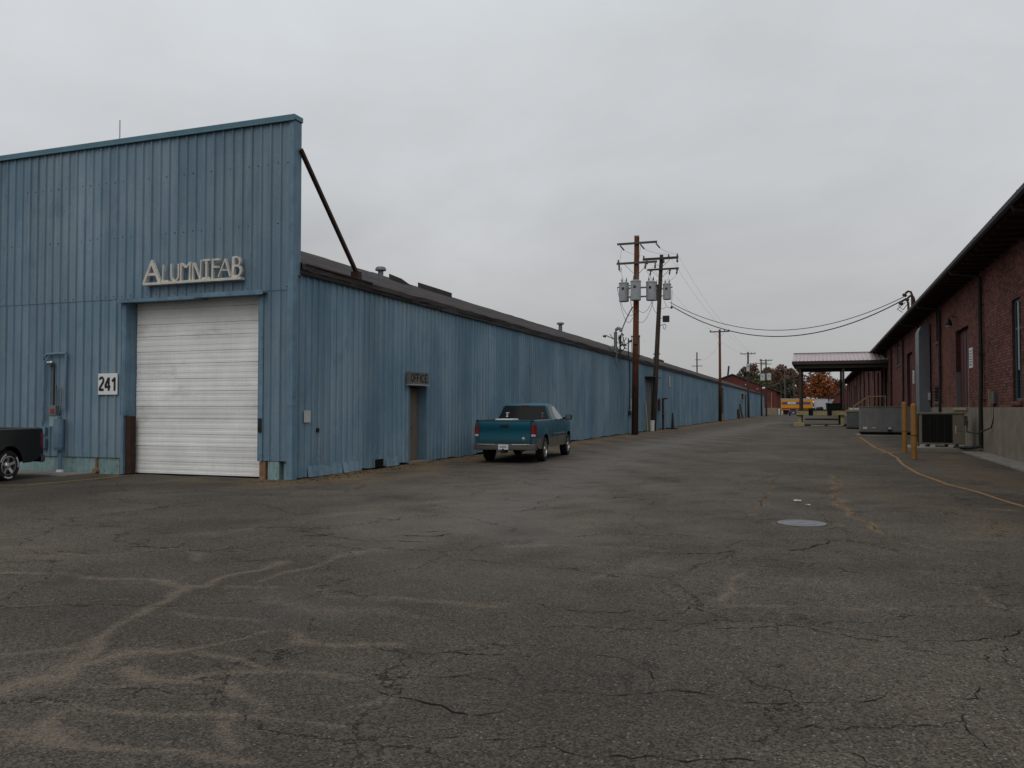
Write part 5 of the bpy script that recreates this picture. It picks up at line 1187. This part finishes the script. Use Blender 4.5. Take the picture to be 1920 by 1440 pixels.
    for s in (-1, 1):
        for nm, mt, a, b, sl in (('door_window', 'side_glass', 3.04, 4.10, True), ('rear_side_window', 'truck_glass', 2.42, 3.0, False)):
            g = MB(); rows = []
            for z in (1.26, 1.4, 1.53, 1.685):
                w_, r_, f_ = gh(z); b2 = min(b, f_-.16); rows.append([(s*(w_+.006), a+(.2*(z-1.27) if not sl else 0)+(b2-a)*i/5-(0), z) for i in range(6)])
            g.grid(rows); g.build(nm, mt, t, 60)
        # seams, handle, moulding
        q = MB()
        def seam(y, z0, z1):
            zs = np.linspace(z0, z1, 8); q.grid([[(s*(hw(y-.006, z)+.003), y-.006, z), (s*(hw(y+.006, z)+.003), y+.006, z)] for z in zs])
        for yy in (2.24, 2.98, 4.10): seam(yy, .42, 1.235)
        q.build('door_seam', 'shadow_black', t, fix=False)
        q = MB(); q.box(*sorted((s*(hw(3.2, 1.08)-.01), s*(hw(3.2, 1.08)+.03))), 3.08, 3.26, 1.06, 1.10); q.build('door_handle', paint, t, bevel=.008)
        q = MB(); q.grid([[(s*(hw(y, .80)+.003), y, .775), (s*(hw(y, .80)+.018), y, .785), (s*(hw(y, .80)+.018), y, .815), (s*(hw(y, .80)+.003), y, .825)] for y in np.linspace(2.3, 4.2, 8)]); q.build('side_moulding', lower, t, fix=False)
        q = MB().bar((s*.92, 3.98, 1.27), (s*1.06, 3.95, 1.31), .05, .06); q.build('mirror_arm', 'black', t)
        q = MB(); q.prism([(s*1.02, 3.93, 1.22), (s*1.24, 3.91, 1.235), (s*1.26, 3.91, 1.39), (s*1.20, 3.92, 1.43), (s*1.03, 3.93, 1.41)], (0, .12, 0)); mi = q.build('mirror', 'black', t, bevel=.03)
        MB().add([(s*1.05, 3.922, 1.25), (s*1.22, 3.90, 1.26), (s*1.23, 3.90, 1.39), (s*1.06, 3.922, 1.39)], [(0, 1, 2, 3)]).build('mirror_glass', 'side_glass', mi)
        # lamps: wrap-round tail lights and headlights
        q = MB(); zs = [.78, .9, 1.02, 1.14]
        q.grid([[(s*.815, .058, z), (s*(hw(.1, z)-.03), .056, z), (s*(hw(.1, z)+.004), .085, z), (s*(hw(.16, z)+.006), .20, z)] for z in zs]); tl = q.build('tail_light', 'tail_red', t, 40, fix=False)
        q = MB(); q.grid([[(s*.82, .052, z), (s*(hw(.1, z)-.035), .050, z), (s*(hw(.1, z)-.002), .078, z)] for z in (.79, .85)]); q.build('reverse_lens', 'galv_light', tl, fix=False)
        q = MB(); q.box(*sorted((s*.52, s*.80)), L-.03, L+.03, .80, 1.0); q.build('headlight', 'lamp_white', t, bevel=.02)
        # plastic bed rail cap
        q = MB(); q.grid([[(s*(hw(y, 1.24)+.004), y, 1.245), (s*(hw(y, 1.24)-.02), y, 1.272), (s*.79, y, 1.272)] for y in np.linspace(.1, 2.18, 8)]); q.build('bed_rail_cap', 'bumper', t, 60, fix=False)
    # tailgate with pressed recess, handle, emblem
    q = MB(); zc = [(.56, .05), (.60, .035), (.72, .04), (.84, .045), (1.0, .045), (1.02, .035), (1.13, .035), (1.19, .03), (1.245, .05), (1.255, .10)]
    q.grid([[(x, .0+d, z) for x in (-.80, -.79, -.4, 0, .4, .79, .80)] for z, d in zc]); q.grid([[(x, .105, z) for x in (-.8, .8)] for z in (1.255, .6)])
    tg = q.build('tailgate', paint, t, 30, fix=False)
    MB().box(-.80, .80, .025, .11, 1.252, 1.275).build('top_trim', 'bumper', tg, bevel=.008)
    MB().box(-.13, .13, .018, .05, 1.05, 1.14).build('tailgate_handle', 'black', tg, bevel=.015)
    MB().lathe((.58, .045, .72), (0, -1, 0), [(.045, 0), (.05, .012), (.001, .016)], 20).build('emblem', 'chrome', tg)
    for s in (-1, 1): MB().box(*sorted((s*.803, s*.813)), .06, .09, .57, 1.24).build('gate_gap', 'shadow_black', tg)
    # rear bumper, plate, hitch
    q = MB(); pr = [(-.97, .20), (-.95, .02), (-.80, -.07), (-.3, -.09), (.3, -.09), (.80, -.07), (.95, .02), (.97, .20)]
    q.grid([[(x, y+dy, z) for x, y in pr] for z, dy in ((.38, .06), (.40, .0), (.52, -.005), (.565, .02), (.57, .12))]); bp = q.build('rear_bumper', 'bumper', t, 40, fix=False)
    for s in (-1, 1): MB().box(*sorted((s*.26, s*.80)), -.098, -.06, .535, .560).build('step_pad', 'chrome', bp, bevel=.004)
    MB().box(-.155, .155, -.108, -.095, .40, .555).build('licence_plate', 'plate', bp)
    f = MB()
    for i in range(6): f.box(-.105+i*.036, -.082+i*.036, -.1105, -.1085, .455, .505)
    f.build('plate_print', 'grey_galv', bp)
    MB().box(-.06, .06, -.16, .2, .30, .37).cyl((0, -.13, .37), (0, -.13, .43), .028, n=10).build('tow_hitch', 'black', t)
    f = MB().box(-.60, .60, .25, 5.35, .40, .70).box(-.78, .78, 2.0, 4.2, .44, .72).box(-.70, .70, 4.2, 5.5, .48, .95); f.box(-.78, .78, .12, .76, .58, .735).box(-.86, .86, RA-.04, RA+.04, .32, .41); f.build('chassis', 'shadow_black', t)
    MB().cyl((.52, .05, .36), (.52, 1.2, .40), .035, n=10).build('exhaust', 'steel_dark', t)
    w_, r_, f_ = gh(1.70); MB().box(-.13, .13, r_-.05, r_+.03, 1.69, 1.73).build('brake_light', 'tail_red', t, bevel=.008)
    for x, sc in ((-.56, 1.0), (.62, .8)):
        q = MB(); z0, rr = 1.34, lambda z: gh(z)[1]-.030
        q.box(x-.06*sc, x+.06*sc, rr(1.5)-.009, rr(1.5)-.004, 1.465, 1.49).box(x-.02*sc, x+.02*sc, rr(1.42)-.009, rr(1.42)-.004, 1.40, 1.46).box(x-.035*sc, x+.035*sc, rr(1.37)-.009, rr(1.37)-.004, 1.34, 1.385).build('window_sticker', 'sign_white' if x < 0 else 'grey_galv', rw)
    for s in (-1, 1):
        wheel(t, s*.845, RA, WR, .24, s, rim, letters); wheel(t, s*.845, FA, WR, .24, s, rim, letters)
    return t
tk = pickup('teal and beige extended cab pickup parked beside the blue wall, seen from behind', None, 'teal', 'beige_car', True, 'rim', False)
tk.location = (-8.80, 23.28, .0); tk.rotation_euler = (0, 0, R(4.6))
bd = MB().box(-.45, .08, .55, 1.35, .80, 1.30); o = bd.build('white_crate', 'white_paint', bevel=.02); tag(o, 'white crate in the bed of the teal pickup, top just above the tailgate', 'crate'); o.location = tk.location; o.rotation_euler = tk.rotation_euler
bt = pickup('black pickup with chrome wheels and white lettered tyres cut by the left edge', None, 'black_car', 'black_car', False, 'chrome', True)
bt.scale = (.92, .92, .92);   # backed towards the wall, nose out of frame
hv_ = Vector((.19, -.98, 0)).normalized(); nl = Vector((-hv_.y, hv_.x, 0))       # heading and its left side
bt.location = Vector((-17.18, 13.82, 0))-nl*.92*.965-hv_*.92*1.28; bt.rotation_euler = (0, 0, math.atan2(-hv_.x, hv_.y))

# ------------------------------------------------------------------ far background
fb = thing('gable_brick_building', (-20, 215, 0), 'dark red brick gabled building with tan base beyond the end of the blue warehouse', 'brick building')
x0, x1, xr, y0, y1 = -31.5, -9.7, -20.2, 215, 250
f = MB().add([(x0, y0, 1.55), (x1, y0, 1.55), (x1, y0, 5.75), (xr, y0, 9.75), (x0, y0, 5.75)], [(0, 1, 2, 3, 4)]).add([(x1, y0, 1.55), (x1, y1, 1.55), (x1, y1, 5.75), (x1, y0, 5.75)], [(0, 1, 2, 3)]); f.add([(x0, y0, 1.55), (x0, y1, 1.55), (x0, y1, 5.75), (x0, y0, 5.75)], [(0, 1, 2, 3)]); f.build('wall', 'brick_far', fb, fix=False)
MB().box(x0, x1+.05, y0-.05, y1, -.1, 1.55).build('base', 'beige_block', fb)
f = MB(); f.prism([(x0-.7, y0-.35, 5.55), (xr, y0-.35, 9.85), (x1+.8, y0-.35, 5.45), (x1+.8, y0-.35, 5.65), (xr, y0-.35, 10.1), (x0-.7, y0-.35, 5.75)], (0, y1-y0+.6, 0)); fr = f.build('roof', 'roof_edge', fb)
MB().bar((xr, y0-.42, 9.98), (x1+.8, y0-.42, 5.55), .10, .16).build('verge', 'arm', fr)
MB().cyl((-21.5, 216.5, 9.3), (-21.2, 216.5, 12.1), .22, n=12).build('chimney', 'rust', fr); MB().cyl((x1-1.2, y0-.08, 0), (x1-1.2, y0-.08, 5.4), .08, n=8).build('downspout', 'tan_wood', fb)
for x in (-17, -14.2): MB().lathe((x, y0-.2, 7.3 if x < -15 else 6.2), (0, -1, 0), [(.13, 0), (.14, .2), (.02, .25)], 10).build('wall_lamp', 'galv_light', fb)
lampp = thing('yard_lamp', (-9.3, 214, 0), 'long arm yard lamp with bright head at the brick gable corner', 'lamp')
MB().tube([(-8.6, 213.6, 0), (-8.6, 213.6, 7.2), (-9.2, 213.6, 7.5), (-12.2, 213.6, 6.6)], .07, 8).build('arm', 'pole_grey', lampp); MB().lathe((-12.3, 213.6, 6.55), (-1, 0, -.4), [(.08, 0), (.25, .15), (.25, .6), (.05, .75)], 10).build('lamp_head', 'lamp_white', lampp)
for i, (x, y, lab) in enumerate(((-8.75, 206, 'white post at the corner of the gabled brick building, left of two'), (-8.1, 206.5, 'white post at the corner of the gabled brick building, nearer the yellow trailer'))):
    p_ = thing('guard_post', (x, y, 0), lab, 'post', 'white guard posts'); MB().lathe((x, y, -.05), (0, 0, 1), [(.16, 0), (.16, 1.25), (.1, 1.36), (.01, 1.4)], 12).build('post', 'white_paint', p_, 40)
def trailer(x0, x1, y, z0, z1, mat, name, lab, cat, deck=True):
    t = thing(name, ((x0+x1)/2, y, 0), lab, cat)
    MB().box(x0, x1, y, y+2.5, z0, z1).build('box_body', mat, t, bevel=.05); MB().box(x0-.04, x1+.04, y-.04, y+2.54, z1-.12, z1+.04).build('roof_rail', 'galv_light', t)
    MB().box(x0-.03, x1+.03, y-.03, y+2.53, z0-.12, z0+.06).build('bottom_rail', 'steel_dark', t); MB().box(x0+.4, x1-.3, y+.7, y+1.8, z0-.35, z0-.13).build('chassis', 'shadow_black', t)
    for x in (x0+1.0, x1-1.1):
        for yy, d in ((y+.3, -1), (y+2.2, 1)): MB().lathe((x, yy-.14*d, .48), (0, d, 0), [(.3, 0), (.46, .01), (.48, .05), (.48, .24), (.44, .28), (.28, .27), (.26, .2), (.01, .2)], 24).build('wheel', 'rubber', t, 40)
    return t
yt = trailer(-8.1, -1.25, 200, 1.05, 3.62, 'trailer_yellow', 'box_trailer', 'yellow box trailer with purple and white lettering band at the alley end', 'trailer')
MB().box(-7.9, -1.7, 199.955, 199.99, 2.35, 2.92).build('purple_band', 'trailer_blue', yt); MB().box(-6.6, -4.9, 199.93, 199.95, 2.42, 2.88).build('white_panel', 'sign_white', yt); f = MB()
for i in range(7): f.box(-6.4+i*.2, -6.26+i*.2, 199.915, 199.929, 2.58, 2.74)
for i in range(5): f.box(-4.5+i*.32, -4.28+i*.32, 199.94, 199.954, 2.5, 2.76)
f.build('lettering', 'trailer_blue', yt); MB().box(-7.9, -1.6, 199.96, 199.99, 1.3, 1.55).build('lower_stripe', 'red', yt)
wt = trailer(-1.0, 2.95, 201, .8, 3.55, 'trailer_white', 'white_trailer', 'plain white box trailer standing right of the yellow one', 'trailer')
car = thing('parked_car', (-4.7, 172, 0), 'dark navy hatchback parked far down the alley, seen from behind', 'car')
hx = .82
f = MB(); secs = [(172, .32, .9), (172.05, .28, 1.0), (172.5, .25, 1.02), (175.4, .25, 1.0), (176, .3, .8)]
for a, b in ((-1, 0),): 
    f.grid([[(-4.7+s*hx*k, y, z) for s, k, z in ((-1, .92, zb), (-1, 1, zb+.25), (-1, 1, zt-.15), (-1, .93, zt), (1, .93, zt), (1, 1, zt-.15), (1, 1, zb+.25), (1, .92, zb))] for y, zb, zt in secs])
f.add([(-4.7+s*hx*k, 172, z) for s, k, z in ((-1, .92, .32), (-1, 1, .57), (-1, 1, .75), (-1, .93, .9), (1, .93, .9), (1, 1, .75), (1, 1, .57), (1, .92, .32))], [tuple(range(8))])
f.grid([[(-4.7+x, y, z) for x, y, z in ((-.76, a, .98), (-.56, b, 1.4), (.56, b, 1.4), (.76, a, .98))] for a, b in ((172.1, 172.45), (174.9, 174.1))]); f.add([(-5.46, 172.1, .98), (-5.26, 172.45, 1.4), (-4.14, 172.45, 1.4), (-3.94, 172.1, .98)], [(0, 1, 2, 3)])
f.build('body', 'navy_car', car, 30, fix=False); MB().add([(-5.34, 172.1, 1.03), (-5.2, 172.37, 1.35), (-4.2, 172.37, 1.35), (-4.06, 172.1, 1.03)], [(0, 1, 2, 3)]).build('rear_window', 'truck_glass', car, fix=False)
MB().box(-4.95, -4.45, 171.95, 171.99, .55, .68).build('licence_plate', 'plate', car)
for s in (-1, 1):
    MB().box(*sorted((-4.7+s*.6, -4.7+s*.8)), 171.96, 172.04, .72, .88).build('tail_light', 'tail_red', car)
    for y in (172.75, 175.2): MB().lathe((-4.7+s*.62, y, .31), (s, 0, 0), [(.15, 0), (.31, .01), (.31, .17), (.2, .19), (.01, .19)], 20).build('wheel', 'rubber', car, 40)
fg = thing('far_gable_shed', (9, 214, 0), 'small dark brick gabled building just past the red brick warehouse', 'brick building')
f = MB().add([(2.4, 214, 0), (16, 214, 0), (16, 214, 3.6), (9.2, 214, 8.0), (2.4, 214, 3.6)], [(0, 1, 2, 3, 4)]).add([(2.4, 214, 0), (2.4, 240, 0), (2.4, 240, 3.6), (2.4, 214, 3.6)], [(0, 1, 2, 3)]); f.build('wall', 'brick_far', fg, fix=False)
f = MB().prism([(1.7, 213.6, 3.3), (9.2, 213.6, 8.15), (16.6, 213.6, 3.3), (16.6, 213.6, 3.6), (9.2, 213.6, 8.5), (1.7, 213.6, 3.6)], (0, 27, 0)); f.build('roof', 'roof_edge', fg); MB().lathe((3.2, 213.8, 3.5), (0, -1, 0), [(.15, 0), (.2, .2), (.02, .25)], 10).build('wall_lamp', 'lamp_white', fg)

# ------------------------------------------------------------------ trees behind
def leafmat(name, a, b):
    m = Mat(name, a, .9, 0, .1); f = m.noise(.45, 5, .65); g = m.n('ShaderNodeNewGeometry').outputs['Random Per Island']
    c = m.mix(m.ramp(f, .35, .65), a, b); c = m.scale(c, m.ramp(g, 0, 1, .55, 1.45, False)); m.col(c); M[name] = m.m
leafmat('leaf_maroon', (.135, .058, .050), (.140, .088, .058)); leafmat('leaf_olive', (0.096, 0.093, 0.048), (0.136, 0.099, 0.054)); leafmat('leaf_green', (0.137, 0.137, 0.046), (0.091, 0.111, 0.046))  # leaf colours lightened to stand in for distance haze
leafmat('leaf_orange', (0.287, 0.086, 0.029), (0.172, 0.075, 0.032)); leafmat('leaf_dark', (0.072, 0.074, 0.054), (0.104, 0.093, 0.067)); leafmat('leaf_rust', (0.160, 0.072, 0.048), (0.112, 0.072, 0.051))
def tree(x, y, h, r, mat, lab, seed, low=.25, group='autumn trees beyond the buildings', leafs=2600, size=.42):
    rg = random.Random(seed); t = thing('tree', (x, y, 0), lab, 'tree', group); w_ = MB(); blobs = []
    fork = h*low
    w_.tube([(x, y, -.2), (x+rg.uniform(-.2, .2), y, fork*.5), (x+rg.uniform(-.3, .3), y, fork), (x+rg.uniform(-.5, .5), y, h*.75)], .05+h*.013, 8)
    nb = 16
    for i in range(nb):
        a = i*2.4+rg.uniform(-.4, .4); zz_ = fork+(h-fork)*(.12+.82*(i/(nb-1))); prof = math.sin(min(1, (zz_-fork)/(h-fork)*.9+.14)*math.pi)**.6
        rr = r*prof*rg.uniform(.45, .95); p = Vector((x+math.cos(a)*rr, y+math.sin(a)*rr, zz_)); w_.tube([(x, y, max(fork*.8, zz_-rr*.7)), tuple(Vector((x, y, zz_-rr*.25)).lerp(p, .5)), tuple(p)], .03+.004*h, 5); blobs.append((p, r*rg.uniform(.26, .46)))
    blobs.append((Vector((x, y, h*.93)), r*.3)); blobs.append((Vector((x, y, h*.7)), r*.5)); blobs.append((Vector((x, y, h*.5)), r*.45))
    w_.build('trunk', 'bark', t, 60)
    f = MB(); tot = sum(b[1]**2 for b in blobs)
    for p, br in blobs:
        for k in range(int(leafs*br*br/tot)):
            d = Vector((rg.gauss(0, 1), rg.gauss(0, 1), rg.gauss(0, 1))).normalized()*br*rg.uniform(.55, 1.08)**.7; d.z *= .8
            q = p+d; u = Vector((rg.gauss(0, 1), rg.gauss(0, 1), rg.gauss(0, .7))).normalized()*size*rg.uniform(.5, 1.15); v = u.orthogonal().normalized()*size*rg.uniform(.35, .7); v.rotate(Matrix.Rotation(rg.uniform(0, 6.28), 3, u))
            f.add([q-u, q+v, q+u*.9, q-v], [(0, 1, 2, 3)])
    f.build('crown', mat, t, fix=False)
for i, (px, ytop, Y, r, mt, lab, lw) in enumerate([
    (1398, 690, 262, 3.6, 'leaf_dark', 'dark green tree, leftmost above the brick gable roof', .2), (1412, 684, 280, 4.2, 'leaf_maroon', 'maroon leaved tree behind the distant transformer poles', .2),
    (1430, 702, 258, 3.4, 'leaf_green', 'yellow green tree low behind the two transformer poles', .15), (1449, 694, 285, 4.2, 'leaf_olive', 'brownish olive tree left of the tall maroon one', .2),
    (1466, 686, 275, 4.4, 'leaf_maroon', 'tallest maroon brown tree above the yellow trailer', .2), (1484, 692, 290, 4.6, 'leaf_rust', 'rusty red topped tree left of the canopy corner', .2),
    (1476, 712, 262, 4.2, 'leaf_dark', 'dark shrubby tree directly behind the yellow trailer', .12), (1497, 702, 280, 4.0, 'leaf_maroon', 'maroon tree partly behind the canopy corner post', .2),
    (1536, 707, 250, 5.4, 'leaf_orange', 'bright orange autumn tree seen under the dock canopy', .12), (1541, 686, 275, 4.6, 'leaf_dark', 'tall thin-crowned dark tree behind the orange one', .3),
    (1572, 715, 270, 3.8, 'leaf_rust', 'rust coloured tree between the orange tree and the brick warehouse', .15), (1446, 722, 268, 4.0, 'leaf_olive', 'low olive tree right of the far brick roof slope', .12),
    (1405, 700, 300, 4.4, 'leaf_rust', 'rust red tree filling the gap behind the left dark green tree', .15), (1440, 690, 310, 5.0, 'leaf_maroon', 'wide maroon tree farthest back between the transformer poles and trailer', .15), (1488, 700, 320, 5.0, 'leaf_rust', 'broad rust tree farthest back beside the canopy', .15),
    (1384, 706, 300, 3.4, 'leaf_rust', 'small rust tree peeping over the far end of the blue roof', .2)]):
    ang = math.atan((px-960)/FPX)-YAW; x = Y*math.tan(ang); dep = Y*math.cos(YAW)-x*math.sin(YAW); h = CAM_H+(764-ytop)/FPX*dep
    tree(x, Y, h, r, mt, lab, 100+i, lw, leafs=3200 if mt == 'leaf_orange' else (1500 if 'thin' in lab else 2400))
